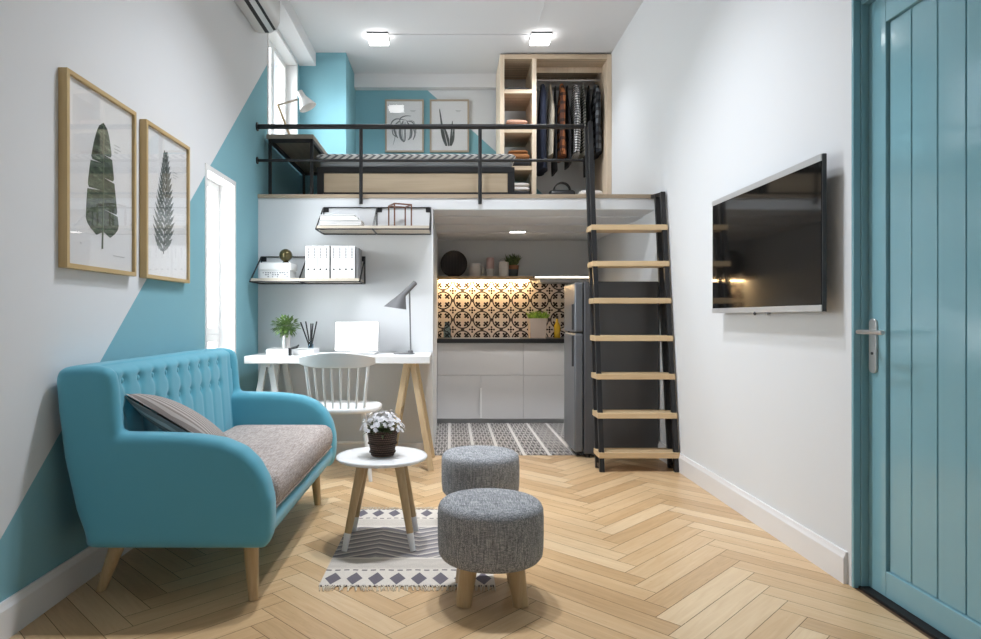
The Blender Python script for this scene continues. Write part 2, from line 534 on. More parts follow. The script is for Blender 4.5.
def wall_with_holes(y0, y1, z0, z1, holes, fill):
    """cells of a wall in a (y,z) grid, leaving the holes open"""
    ys = sorted({y0, y1, *[h[0] for h in holes], *[h[1] for h in holes]})
    zs = sorted({z0, z1, *[h[2] for h in holes], *[h[3] for h in holes]})
    for i in range(len(ys) - 1):
        for j in range(len(zs) - 1):
            cy, cz = (ys[i] + ys[i + 1]) / 2, (zs[j] + zs[j + 1]) / 2
            if not any(h[0] < cy < h[1] and h[2] < cz < h[3] for h in holes):
                fill(ys[i], ys[i + 1], zs[j], zs[j + 1])
T = 0.20
W1 = (4.07, 4.65, 0.80, 2.06)        # lower window (y0, y1, z0, z1)
W2 = (5.46, 6.54, 2.59, 3.64)        # loft window
mb = MB(); wall_with_holes(YN - T, YB + T, -0.08, ZC, [W1, W2], lambda a, b, c, d: mb.box(XL - T, XL, a, b, c, d))
struct('wall_left', mb, M['wall_left'])
DY0, DY1, DZ = 1.74, 2.70, 2.40      # door opening in the right wall
mb = MB(); wall_with_holes(YN - T, YB + T, -0.08, ZC, [(DY0 - 0.06, DY1 - 0.03, -0.09, DZ)], lambda a, b, c, d: mb.box(XR, XR + T, a, b, c, d))
struct('wall_right', mb, M['wall'])
struct('wall_back', MB().box(XL, XR, YB, YB + T, -0.08, ZC), M['wall_back'])
W3 = (-1.40, 0.10, 0.9, 2.6)       # unseen window added for fill light behind the camera (x0, x1, z0, z1)
mb = MB(); wall_with_holes(XL, XR, -0.08, ZC, [W3], lambda a, b, c, d: mb.box(a, b, YN - T, YN, c, d))
struct('wall_front', mb, M['wall_front'])
struct('ceiling', MB().box(XL - T, XR + T, YN - T, YB + T, ZC, ZC + 0.15), M['ceiling'])
# below the loft: partition towards the desk, side wall of the kitchen niche
mb = MB(); mb.box(XL, -0.135, YF, YF + 0.1, 0, 1.955); mb.box(-0.235, -0.135, YF + 0.1, YB, 0, 1.955)
struct('wall_partition', mb, M['wall'])
struct('floor_loft_slab', MB().box(XL, XR, YF, YB, 1.955, 2.045), M['wall'])
struct('floor_loft', MB().box(XL, XR, YF - 0.012, YB, 2.045, ZL), M['loftedge'])
# board joints of the kitchen soffit
mb = MB()
for y in (5.55, 6.05, 6.55): mb.box(-0.135, XR, y, y + 0.3, 1.946, 1.9551)
struct('trim_4', mb, M['ceiling'])
# column and beams in the loft
struct('wall_loft_column', MB().box(XL, -1.054, 6.63, YB, ZL, ZC), M['teal'])
struct('trim_1', MB().box(XL, -1.36, 5.1, 6.63, 3.645, ZC), M['ceiling'])
struct('trim_2', MB().box(-1.054, XR, 7.2, YB, 3.63, ZC), M['ceiling'])
# baseboards
def baseboard(x, y0, y1, sgn):
    p = [(0, 0), (0.018, 0), (0.018, 0.105), (0.012, 0.118), (0.009, 0.131), (0, 0.131)]
    return MB().prism([(x + sgn * a, b) for a, b in p], 'y', y0, y1)
struct('baseboard_right', baseboard(XR, 2.695, 5.2, -1), M['trim'])
struct('baseboard_left', baseboard(XL, YN, 5.2, 1), M['trim'])
struct('baseboard_desk', MB().box(XL + 0.018, -0.135, YF - 0.016, YF, 0, 0.10), M['trim'])

# windows in the left wall: frame lining the opening, casement, mullion, pane
def window(name, w, transom=None, mull=None):
    y0, y1, z0, z1 = w
    fr = MB(); d = 0.035
    fr.box(XL - T, XL + 0.006, y0, y0 + d, z0, z1); fr.box(XL - T, XL + 0.006, y1 - d, y1, z0, z1)
    fr.box(XL - T, XL + 0.006, y0 + d, y1 - d, z1 - d, z1); fr.box(XL - T, XL + 0.006, y0 + d, y1 - d, z0, z0 + d)
    root = fr.build(name, M['white'], origin=(0, 0, 0), bevel=0.003, kind='structure')
    c = MB(); xx0, xx1 = XL - 0.15, XL - 0.10; cells = []
    zc = [z0 + d] + ([transom] if transom else []) + [z1 - d]
    yc = [y0 + d] + ([mull] if mull else []) + [y1 - d]
    g = MB()
    for i in range(len(yc) - 1):
        for j in range(len(zc) - 1):
            a, b, e, f = yc[i], yc[i + 1], zc[j], zc[j + 1]; k = 0.05
            c.box(xx0, xx1, a, a + k, e, f); c.box(xx0, xx1, b - k, b, e, f)
            c.box(xx0, xx1, a + k, b - k, e, e + k); c.box(xx0, xx1, a + k, b - k, f - k, f)
            g.box(XL - 0.128, XL - 0.122, a + k, b - k, e + k, f - k)
    c.build('window_casement', M['white'], root, bevel=0.003)
    g.build('window_pane', M['glass'], root)
    return root
window('window_1', W1, transom=0.98)
window('window_2', W2, mull=6.0)
# frame and pane of the added fill window behind the camera
x0, x1, z0, z1 = W3
fr = MB()
for (a, b, c, d) in ((x0, x0 + 0.07, z0, z1), (x1 - 0.07, x1, z0, z1), (x0, x1, z0, z0 + 0.07), (x0, x1, z1 - 0.07, z1), (-0.685, -0.615, z0, z1)):
    fr.box(a, b, YN - 0.12, YN - 0.05, c, d)
w3 = fr.build('added_fill_window', M['white'], origin=(0, 0, 0), kind='structure')
MB().box(x0 + 0.05, x1 - 0.05, YN - 0.09, YN - 0.084, z0 + 0.05, z1 - 0.05).build('window_pane', M['glass'], w3)

# door in the right wall
casing = MB()
casing.box(1.635, 1.665, 2.650, 2.666, 0.0, DZ + 0.03)             # architrave at the far jamb
casing.box(1.630, 1.665, DY0 - 0.066, DY0 - 0.04, 0.0, DZ + 0.03)
casing.box(1.630, 1.665, DY0 - 0.04, 2.650, DZ - 0.02, DZ + 0.03)
casing.box(1.664, 1.75, 2.646, 2.67, 0.0, DZ)                          # rebate
casing.box(1.664, 1.75, DY0 - 0.06, DY0 - 0.03, 0.0, DZ)
casing.box(1.664, 1.75, DY0 - 0.03, 2.646, 2.362, DZ)
door = casing.build('door_1', M['door'], origin=(0, 0, 0), bevel=0.004, kind='structure')
lx = 1.692
leaf = MB(); y0, y1 = DY0 - 0.03, 2.645
py0, py1, pz0, pz1 = y0 + 0.105, 2.54, 0.113, 2.245
leaf.box(lx, lx + 0.045, y0, py0, 0.012, 2.36); leaf.box(lx, lx + 0.045, py1, y1, 0.012, 2.36)
leaf.box(lx, lx + 0.045, py0, py1, 0.012, pz0); leaf.box(lx, lx + 0.045, py0, py1, pz1, 2.36)
leaf.build('door_leaf', M['door'], door, bevel=0.003)
pl = MB(); yy = py1 - 0.004; k = 0
edges = [py1 - 0.004, 2.415, 2.286, 2.160, 2.032, 1.905, py0 + 0.002]
for a, b in zip(edges[:-1], edges[1:]):
    pl.box(lx + 0.012, lx + 0.034, b + 0.0025, a - 0.0025, pz0 + 0.001, pz1 - 0.001)
pl.build('door_boards', M['door'], door, bevel=0.003)
MB().box(lx + 0.034, lx + 0.040, py0, py1, pz0, pz1).build('door_backing', M['door'], door)
MB().box(1.655, 1.76, y0, 2.667, 0.0, 0.011).build('door_threshold', M['dark'], door)
# handle
h = MB(); hy, hz = 2.607, 1.046
pts = []
for i in range(12): pts.append((hy + 0.022 * math.cos(PI * i / 11), 1.075 + 0.019 * math.sin(PI * i / 11)))
for i in range(12): pts.append((hy - 0.022 * math.cos(PI * i / 11), 0.895 - 0.019 * math.sin(PI * i / 11)))
h.prism(pts, 'x', lx - 0.009, lx)
hd = h.build('door_handle', M['steel'], door, bevel=0.002)
MB().tube([(lx - 0.008, hy, hz - 0.005), (lx - 0.062, hy, hz - 0.005), (lx - 0.075, hy - 0.014, hz - 0.005), (lx - 0.075, hy - 0.165, hz - 0.005)], 0.0085, 12).build('lever', M['steel'], hd, smooth=50)
MB().tube([(lx - 0.012, hy, 0.955), (lx, hy, 0.955)], 0.006, 10).build('keyhole', M['greyplastic'], hd, smooth=50)
# thin conduits on the ceiling between the lamps
struct('trim_3', MB().box(-0.60, 0.79, 6.19, 6.20, ZC - 0.012, ZC).box(0.80, 0.812, 5.0, 6.12, ZC - 0.008, ZC), M['ceiling'])
# ------------------------------------------------------------------ sofa
S0, S1 = 2.47, 3.97
sofa = thing('sofa', 'turquoise two-seat sofa with buttoned back and round wooden legs against the left wall', 'sofa', (-1.05, 3.22, 0))
wing = [(-1.375, .215), (-1.43, .36), (-1.475, .56), (-1.498, .74), (-1.508, .86), (-1.50, .895), (-1.47, .912), (-1.36, .916), (-1.31, .908), (-1.284, .885),
        (-1.274, .83), (-1.266, .72), (-1.25, .60), (-1.24, .40), (-1.24, .215)]
side = [(-1.375, .215), (-1.40, .36), (-1.41, .56), (-1.36, .64), (-1.25, .655), (-1.10, .653), (-0.98, .648), (-0.87, .632), (-0.79, .598), (-0.735, .545), (-0.70, .48),
        (-0.680, .40), (-0.678, .33), (-0.684, .26), (-0.705, .215)]
back = [(-1.375, .215), (-1.43, .36), (-1.475, .56), (-1.498, .74), (-1.508, .86), (-1.50, .895), (-1.47, .912), (-1.37, .915), (-1.36, .90), (-1.35, .86), (-1.33, .60), (-1.30, .40), (-1.30, .215)]
def rounded_slab(mb, prof, y0, y1, r=0.04, k=4):
    """profile extruded along y, its two faces rounded off by insetting the outline"""
    cx = sum(p[0] for p in prof) / len(prof); n = len(prof)
    def inset(d):
        out = []
        for i in range(n):
            a, b, c = Vector(prof[i - 1]), Vector(prof[i]), Vector(prof[(i + 1) % n])
            t = (c - a).normalized(); nn = Vector((-t.y, t.x))
            out.append(b + nn * d)
        return out
    area = sum(prof[i][0] * prof[(i + 1) % n][1] - prof[(i + 1) % n][0] * prof[i][1] for i in range(n))
    sg = 1 if area > 0 else -1
    st = [(y0 + r * (1 - math.sin(PI / 2 * i / k)), r * (1 - math.cos(PI / 2 * i / k))) for i in range(k, -1, -1)]
    st = [(y0 + r - r * math.cos(PI / 2 * i / k), r - r * math.sin(PI / 2 * i / k)) for i in range(k + 1)]
    st += [(y0 + y1 - y, d) for y, d in reversed(st)]
    mb.ring_loft([[(p.x, y, p.y) for p in inset(sg * d)] for y, d in st])
mb = MB()
rounded_slab(mb, side, S0, S0 + 0.125)
rounded_slab(mb, wing, S0 + .004, S0 + 0.088)
rounded_slab(mb, wing, S1 - 0.088, S1 - .004)
rounded_slab(mb, side, S1 - 0.125, S1)
rounded_slab(mb, back, S0 + 0.04, S1 - 0.04)
base = [(-1.40, .215), (-1.40, .335), (-0.74, .335), (-0.708, .325), (-0.692, .295), (-0.70, .25), (-0.73, .215)]
rounded_slab(mb, base, S0 + 0.03, S1 - 0.03, 0.02)
body = mb.build('upholstered_body', M['sofa'], sofa)
rm = body.modifiers.new('weld', 'REMESH'); rm.mode = 'VOXEL'; rm.voxel_size = 0.011; rm.use_smooth_shade = True
sm = body.modifiers.new('soft', 'SMOOTH'); sm.factor = 0.5; sm.iterations = 9
# buttoned back pad
by = [2.625 + 0.1325 * k for k in range(9)]
bz = (0.845, 0.728)
mb = MB(); ny, nz = 150, 44; Y0, Y1, Z0, Z1 = S0 + 0.06, S1 - 0.06, 0.44, 0.908
def pad(yv, zv):
    x = -1.272 - (zv - 0.45) * 0.075
    e = min(yv - Y0, Y1 - yv, (Z1 - zv) * 1.2)
    x -= 0.05 * max(0, 1 - e / 0.04) ** 2 if zv > .8 else 0
    ph = (yv - by[0]) / 0.134
    if zv < bz[0] + 0.05:
        ch = abs(math.sin(PI * ph)); f = min(1, max(0, (bz[0] + 0.05 - zv) / 0.07))
        x -= 0.007 * (1 - ch) ** 3 * f
    for b in by:
        for z_ in bz:
            d2 = ((yv - b) ** 2 + (zv - z_) ** 2) / 0.024 ** 2
            x -= 0.017 * math.exp(-d2)
    return x
rows = []
for j in range(nz + 1):
    zv = Z0 + (Z1 - Z0) * j / nz
    rows.append([(pad(Y0 + (Y1 - Y0) * i / ny, zv), Y0 + (Y1 - Y0) * i / ny, zv) for i in range(ny + 1)])
mb.ring_loft(rows, cap=False, closed=False)
mb.box(-1.40, -1.335, Y0 + .02, Y1 - .02, Z0, Z1 - 0.03)
padobj = mb.build('buttoned_back', M['sofa'], sofa, smooth=60)
for b in by:
    for z_ in bz:
        MB().sphere((pad(b, z_) + 0.004, b, z_), 0.013, 12, 8, (0.6, 1, 1)).build('button', M['sofa'], padobj, smooth=60)
# seat cushion
mb = MB(); rings = []
def sq_ring(x0, x1, y0, y1, z, r, k=5):
    out = []
    for (cx_, cy_, a0) in ((x1 - r, y1 - r, 0), (x0 + r, y1 - r, 90), (x0 + r, y0 + r, 180), (x1 - r, y0 + r, 270)):
        for i in range(k + 1):
            a = math.radians(a0 + 90 * i / k); out.append(Vector((cx_ + r * math.cos(a), cy_ + r * math.sin(a), z)))
    return out
cx0, cx1, cy0, cy1 = -1.268, -0.682, S0 + 0.12, S1 - 0.12
for i in range(9):
    t = i / 8; b = math.sin(PI * t) ** 0.5
    ins = 0.028 * (1 - b)
    rings.append(sq_ring(cx0 + ins, cx1 - ins, cy0 + ins, cy1 - ins, 0.332 + 0.138 * t, 0.05))
for q, dz in ((0.06, 0.006), (0.14, 0.012), (0.22, 0.014)):
    rings.append(sq_ring(cx0 + q, cx1 - q, cy0 + q, cy1 - q, 0.470 + dz, 0.05))
mb.ring_loft(rings)
cu = mb.build('seat_cushion', M['seatweave'], sofa, smooth=80)
cu['label'] = 'taupe tweed seat cushion'
mb = MB(); mb.tube([(cx0 + .05, cy0 + .02, .336), (cx1 - .014, cy0 + .02, .341), (cx1 - .014, cy1 - .02, .341), (cx0 + .05, cy1 - .02, .336)], 0.006, 8).build('piping', M['seatweave'], cu, smooth=60)
for (x, y, dx, dy) in ((-0.785, 2.575, 0.02, -0.03), (-1.31, 2.61, -0.095, 0.02), (-0.80, 3.86, 0.025, -0.03), (-1.31, 3.86, -0.05, 0.03)):
    MB().tube([(x, y, 0.235), (x + dx, y + dy, 0.0)], [0.032, 0.019], 16).build('leg', M['beech_dark'], sofa, smooth=50)

# pillow leaning on the back of the sofa
p = MB(); n = 22; w, l, th = 0.40, 0.36, 0.060
top, bot = [], []
for s_ in (1, -1):
    rows = []
    for i in range(n + 1):
        row = []
        for j in range(n + 1):
            u, v = 2 * i / n - 1, 2 * j / n - 1
            e = max(0, (1 - u * u)) ** 0.45 * max(0, (1 - v * v)) ** 0.45
            sh = 1 - 0.05 * (1 - abs(u)) * abs(v) - 0.05 * (1 - abs(v)) * abs(u)
            row.append((u * w / 2 * sh, v * l / 2 * sh, s_ * (th * e + 0.004)))
        rows.append(row)
    p.ring_loft(rows, cap=False, closed=False)
pil = p.build('pillow', M['pillow'], origin=(0, 0, 0), smooth=80)
pil.location = (-1.135, 2.775, 0.652); pil.rotation_euler = Euler((math.radians(-15), math.radians(29), math.radians(-4)), 'XYZ')
tag(pil, 'grey striped pillow propped in the near corner of the turquoise sofa', 'pillow')

# ------------------------------------------------------------------ rug
rug = thing('rug', 'cream and grey woven kilim rug with diamond borders and fringe on the oak floor', 'rug', (-0.535, 2.665, 0.0))
mb = MB(); nx, ny = 30, 44
RW, RL = 0.72, 1.06
rnd = random.Random(3)
rows = [[(-0.535 + RW * i / nx, 2.665 + RL * j / ny, 0.005 + 0.0012 * math.sin(i * 1.1) * math.sin(j * .8)) for i in range(nx + 1)] for j in range(ny + 1)]
mb.ring_loft(rows, cap=False, closed=False)
rows = [[(x, y, 0.0010) for x, y, z in r] for r in (rows[0], rows[-1])]
mb.ring_loft(rows, cap=False, closed=False)
mb.box(-0.535, -0.535 + RW, 2.665, 2.665 + RL, 0.001, 0.0035)
mb.build('woven_field', M['kilim'], rug, smooth=60)
mb = MB(); rnd = random.Random(5)
for k in range(76):
    x = -0.535 + RW * (k + 0.5) / 76
    for (y, s) in ((2.665, -1), (2.665 + RL, 1)):
        ln = 0.038 + 0.012 * rnd.random(); dx = 0.016 * (rnd.random() - .5)
        mb.tube([(x, y, 0.006), (x + dx, y + s * ln * .5, 0.008), (x + dx * 2, y + s * ln, 0.003)], [0.0022, 0.0026, 0.0018], 5)
fr = mb.build('fringe', M['cream'], rug, smooth=60); fr['kind'] = 'stuff'

# ------------------------------------------------------------------ coffee table
TC = (-0.333, 3.20)
ct = thing('coffee_table', 'small round white coffee table with white-tipped wooden legs on the rug', 'coffee table', (TC[0], TC[1], 0.008))
mb = MB(); mb.lathe((TC[0], TC[1], 0), [(0.195, .405), (0.214, .408), (0.222, .415), (0.222, .421), (0.218, .426), (0.20, .4275), (0.05, .4275)], 64)
mb.build('tabletop', M['gloss_white'], ct, smooth=50)
mb = MB(); mb.box(TC[0] - .10, TC[0] + .10, TC[1] - .016, TC[1] + .016, .388, .405); mb.box(TC[0] - .016, TC[0] + .016, TC[1] - .10, TC[1] + .10, .3885, .4045)
mb.build('underframe', M['white'], ct, bevel=0.003)
for sx in (-1, 1):
    for sy in (-1, 1):
        a = V(TC[0] + sx * .088, TC[1] + sy * .075, .404); b = V(TC[0] + sx * .160, TC[1] + sy * .148, .008)
        m_ = a.lerp(b, .80)
        lg = MB().tube([a, m_], [.0235, .0165], 16).build('leg', M['beech_dark'], ct, smooth=50)
        MB().tube([m_, b], [.0167, .0125], 16).build('painted_tip', M['white'], lg, smooth=50)

# flower basket on the table
fb = thing('flower_basket', 'dark wicker basket of small white flowers on the round coffee table', 'potted plant', (TC[0] + .005, TC[1] - .02, .4275))
bx, by_, bz_ = fb.location
mb = MB(); mb.lathe((bx, by_, bz_), [(.052, 0), (.056, .004), (.064, .05), (.072, .100), (.076, .118), (.074, .123), (.066, .121), (.064, .10)], 40)
bo = mb.build('basket', M['wicker'], fb, smooth=60)
mb = MB()
for zz in (.020, .062, .116):
    r = .055 + .0175 * zz / .1
    mb.tube([(bx + (r + .002) * math.cos(t), by_ + (r + .002) * math.sin(t), bz_ + zz + .002 * math.sin(9 * t)) for t in [2 * PI * k / 40 for k in range(41)]], .0042, 6)
mb.build('rim_weave', M['wicker'], bo, smooth=60)
MB().lathe((bx, by_, bz_), [(.001, .10), (.066, .105), (.064, .108), (.001, .110)], 24).build('soil', M['soil'], fb)
mb, fl = MB(), MB(); rnd = random.Random(21)
for k in range(150):
    a = rnd.random() * 2 * PI; el = rnd.uniform(.05, 1.4)
    r0 = .045 * math.sqrt(rnd.random()); p0 = V(bx + r0 * math.cos(a), by_ + r0 * math.sin(a), bz_ + .108)
    d = V(math.cos(a) * math.cos(el), math.sin(a) * math.cos(el), math.sin(el) + .15).normalized()
    ln = rnd.uniform(.03, .075)
    mb.leaf(p0 + d * ln * .5, d + V(0, 0, rnd.uniform(-.6, .3)), (0, 0, 1), .032, .013, .3)
mb.build('foliage', M['leaf_dark'], fb, smooth=60)['kind'] = 'stuff'
mb = MB(); rnd = random.Random(8)
for k in range(165):
    a = rnd.random() * 2 * PI; rr = math.sqrt(rnd.random())
    c = V(bx + .106 * rr * math.cos(a), by_ + .095 * rr * math.sin(a), bz_ + .122 + .098 * math.sqrt(max(0, 1 - rr * rr)) * rnd.uniform(.5, 1.1))
    nrm = V(math.cos(a) * rr, math.sin(a) * rr, .8).normalized(); u = nrm.orthogonal().normalized(); w_ = nrm.cross(u)
    for q in range(5):
        t = 2 * PI * q / 5 + a; d = u * math.cos(t) + w_ * math.sin(t)
        mb.leaf(c, d + nrm * .35, nrm, .0118, .0105, .3, 2)
mb.build('blossom', M['petal'], fb, smooth=60)['kind'] = 'stuff'
mb = MB(); rnd = random.Random(31)
for k in range(26):
    a = rnd.random() * 2 * PI; r = rnd.uniform(.02, .085)
    mb.tube([(bx + .02 * math.cos(a), by_ + .02 * math.sin(a), bz_ + .106), (bx + r * math.cos(a), by_ + r * math.sin(a), bz_ + .17)], .0012, 5)
mb.build('stem', M['stem'], fb)['kind'] = 'stuff'

# ------------------------------------------------------------------ stools
def stool(name, label, x, y):
    t = thing(name, label, 'stool', (x, y, 0), 'round tweed stools')
    t['group'] = 'round tweed stools'
    R = .207
    prof = [(.02, .150), (R - .03, .150), (R - .012, .155), (R - .002, .168), (R + .002, .20), (R + .003, .25), (R + .003, .31), (R + .001, .345), (R - .005, .360), (R - .017, .370), (R - .04, .375), (R - .09, .379), (.06, .381), (.005, .382)]
    MB().lathe((x, y, 0), prof, 64).build('cushion', M['tweed'], t, smooth=70)
    for k in range(4):
        a = PI / 4 + k * PI / 2
        MB().tube([(x + .125 * math.cos(a), y + .125 * math.sin(a), .158), (x + .155 * math.cos(a), y + .155 * math.sin(a), 0)], [.036, .030], 20).build('leg', M['beech_dark'], t, smooth=50)
    return t
st = stool('stool', 'round grey tweed stool nearest the camera, at the end of the rug', 0.161, 2.60)
dup(st, (0.164, 3.53, 0), 'round grey tweed stool farther back, behind the other stool and near the kitchen')

# ------------------------------------------------------------------ wall pictures
def frame_ring(axis, d0, d1, a0, a1, z0, z1, w):
    """mitred picture frame as one closed loop; uprights take the first material, rails the second"""
    mb = MB(); f = (lambda d, a, z: (d, a, z)) if axis == 'x' else (lambda d, a, z: (a, d, z))
    o = [(a0, z0), (a1, z0), (a1, z1), (a0, z1)]; i = [(a0 + w, z0 + w), (a1 - w, z0 + w), (a1 - w, z1 - w), (a0 + w, z1 - w)]
    vs = [f(d, *p) for d in (d0, d1) for p in o + i]
    for k in range(4):
        n = (k + 1) % 4; mb.cur = 1 if k in (0, 2) else 0
        b = len(mb.v)
        if k == 0: mb.v += [Vector(p) for p in vs]; b = 0
        for q in ((k, n, 4 + n, 4 + k), (8 + k, 8 + n, 12 + n, 12 + k), (k, n, 8 + n, 8 + k), (4 + k, 4 + n, 12 + n, 12 + k)):
            mb.f.append(list(q)); mb.mi.append(mb.cur)
    return mb
def picture_on_left_wall(label, y0, y1, z0, z1):
    t = thing('framed_print', label, 'picture', (XL, (y0 + y1) / 2, z0), 'botanical prints on the left wall')
    x0, x1 = XL, XL + .036; w_ = .019
    frame_ring('x', x0, x1, y0, y1, z0, z1, w_).build('frame', [M['frame_z'], M['frame_y']], t, bevel=.0015)
    MB().box(x0 + .002, x0 + .022, y0 + w_, y1 - w_, z0 + w_, z1 - w_).build('paper', M['paper'], t)
    MB().box(x0 + .029, x0 + .031, y0 + w_, y1 - w_, z0 + w_, z1 - w_).build('glass', M['glass'], t)
    return t
def flat(mb, pts, x, th=.0012):
    mb.ring_loft([[(x, a, b) for a, b in pts], [(x + th, a, b) for a, b in pts]])
t1 = picture_on_left_wall('large framed print of a banana leaf on the left wall, nearer the camera', 2.546, 3.11, 1.293, 2.073)
px = XL + .0222
# banana leaf: two torn halves along a midrib
mid = [(2.838 - .012 * math.sin(PI * i / 24), 1.47 + .472 * i / 24) for i in range(25)]
def half(s, cuts):
    strips = []; prev = 0
    for c in cuts + [24]:
        pts_in = [mid[i] for i in range(prev, c + 1)]
        out = []
        for i in range(prev, c + 1):
            t = i / 24; wd = .142 * min(1, (t + .02) / .13) ** .5 * (1 - t) ** .46 if t < .999 else 0.002
            tear = .012 if i in (prev,) and prev > 0 else 0
            dn = .02 * (1 - t)
            out.append((mid[i][0] + s * (wd - tear), mid[i][1] - dn + (.008 if tear else 0)))
        strips.append(pts_in + out[::-1]); prev = c
    return strips
mb = MB()
for s, cuts in ((1, [5, 12, 17]), (-1, [9, 15])):
    for poly in half(s, cuts): flat(mb, poly, px)
mb.build('printed_leaf', M['banana'], t1)
mb = MB()
mb.tube([(px + .0015, 2.826, 1.395), (px + .0015, 2.834, 1.62), (px + .0015, 2.838, 1.93)], [.004, .003, .0015], 6)
mb.build('printed_midrib', plain('leaf_midrib', '8B957F', .8), t1)
for (a, b, c) in ((2.93, 2.975, 1.868), (2.93, 2.985, 1.852), (2.93, 2.96, 1.838), (2.92, 3.02, 1.372), (2.66, 2.668, 1.40)):
    MB().box(px, px + .001, a, b, c, c + .0035).build('printed_caption', M['ink_pale'], t1)
t2 = picture_on_left_wall('large framed print of a fern frond on the left wall, next to the window', 3.213, 3.75, 1.293, 2.073)
mb = MB(); stem = []
for i in range(31):
    t = i / 30; stem.append((3.43 + .02 * t + .018 * math.sin(2.6 * t), 1.43 + .53 * t))
for i in range(1, 30, 2):
    t = i / 30; ln = .150 * (1 - t) ** .55 * min(1, .6 + t * 3) + .018
    for s in (-1, 1):
        b = stem[i]; ang = math.radians(26 + 36 * t)
        d = (s * math.cos(ang), math.sin(ang)); n_ = (-d[1], d[0]); up, dn = [], []
        for k in range(13):
            q = k / 12; wv = .0200 * math.sin(PI * min(1, q * .9 + .1)) * (1 + .35 * math.sin(q * 34)) * (1 - .3 * t)
            cx_, cz_ = b[0] + d[0] * ln * q, b[1] + d[1] * ln * q + .02 * q * q * (1 - t)
            up.append((cx_ + n_[0] * wv, cz_ + n_[1] * wv)); dn.append((cx_ - n_[0] * wv * .5, cz_ - n_[1] * wv * .5))
        flat(mb, up + dn[::-1], px + .0001 * (i % 3))
mb.build('printed_fern', plain('fern_ink', '626A66', .8), t2)
mb = MB()
mb.tube([(px + .001, *a) for a in stem], .0022, 6)
mb.build('printed_stem', M['ink'], t2)
for (a, b, c) in ((3.55, 3.60, 1.885), (3.55, 3.62, 1.87), (3.55, 3.59, 1.856)):
    MB().box(px, px + .001, a, b, c, c + .0035).build('printed_caption', M['ink_pale'], t2)

# ------------------------------------------------------------------ television
tv = thing('television', 'wide flat black television with silver edge strips mounted on the right wall', 'television', (XR, 3.33, 1.123))
ty0, ty1, tz0, tz1 = 2.755, 3.907, 1.123, 1.790
MB().box(1.570, 1.588, ty0, ty1, tz0, tz1).build('housing', M['greyplastic'], tv, bevel=.002)
MB().box(1.5670, 1.5705, ty0 + .006, ty1 - .004, tz0 + .028, tz1 - .030).build('screen', M['tvglass'], tv)
MB().box(1.5660, 1.5705, ty0 + .004, ty1, tz1 - .030, tz1).build('bezel_strip', M['silver'], tv, bevel=.001)
MB().box(1.5660, 1.5705, ty0 + .004, ty1, tz0, tz0 + .028).build('bezel_strip', M['silver'], tv, bevel=.001)
MB().box(1.588, XR, 3.15, 3.5, 1.32, 1.6).build('wall_mount', M['black'], tv)
MB().sphere((1.566, 3.36, 1.118), .011, 12, 8, (.6, 1, .9)).build('power_knob', M['greyplastic'], tv, smooth=60)
MB().box(1.575, 1.592, 3.25, 3.27, 1.108, 1.123).build('sensor', M['silver'], tv)

# ------------------------------------------------------------------ air conditioner
ac = thing('air_conditioner', 'white wall air conditioner high on the left wall above the windows', 'air conditioner', (XL, 4.68, 3.32))
prof = [(XL, 3.335), (XL + .03, 3.318), (XL + .12, 3.318), (XL + .17, 3.345), (XL + .195, 3.40), (XL + .20, 3.56), (XL + .185, 3.60), (XL + .16, 3.612), (XL, 3.612)]
MB().prism(prof, 'y', 4.22, 5.12).build('housing', plain('grey_white_plastic', 'CFCFCE', .4), ac, bevel=.006)
mb = MB(); mb.prism([(XL + .085, 3.3165), (XL + .118, 3.3165), (XL + .118, 3.3195), (XL + .085, 3.3195)], 'y', 4.24, 5.10)
mb.prism([(XL + .150, 3.3335), (XL + .168, 3.3405), (XL + .166, 3.346), (XL + .148, 3.338)], 'y', 4.24, 5.10)
mb.build('air_outlet', M['dark'], ac)
MB().prism([(XL + .120, 3.312), (XL + .149, 3.328), (XL + .147, 3.333), (XL + .118, 3.317)], 'y', 4.25, 5.09).build('louvre', M['silver'], ac)
# ------------------------------------------------------------------ desk and what stands on it
DT = 0.822
desk = thing('desk', 'long white desk on two A-shaped trestles along the wall below the shelves', 'desk', (-0.80, 4.92, 0))
MB().box(-1.458, -0.142, 4.63, 5.195, DT - .052, DT).build('desktop', M['white'], desk, bevel=.003)
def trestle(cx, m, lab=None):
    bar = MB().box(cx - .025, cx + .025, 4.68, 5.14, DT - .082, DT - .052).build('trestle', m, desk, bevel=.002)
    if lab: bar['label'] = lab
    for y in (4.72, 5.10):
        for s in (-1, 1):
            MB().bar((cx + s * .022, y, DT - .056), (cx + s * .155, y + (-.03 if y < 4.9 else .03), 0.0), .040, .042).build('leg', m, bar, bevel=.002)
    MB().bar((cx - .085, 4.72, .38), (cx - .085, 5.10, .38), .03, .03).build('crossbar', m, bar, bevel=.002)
trestle(-0.292, M['beech'], 'natural wood trestle')
trestle(-1.315, M['white'], 'wooden trestle coloured white for window glare')  # glare of the window on the wood is put into its colour

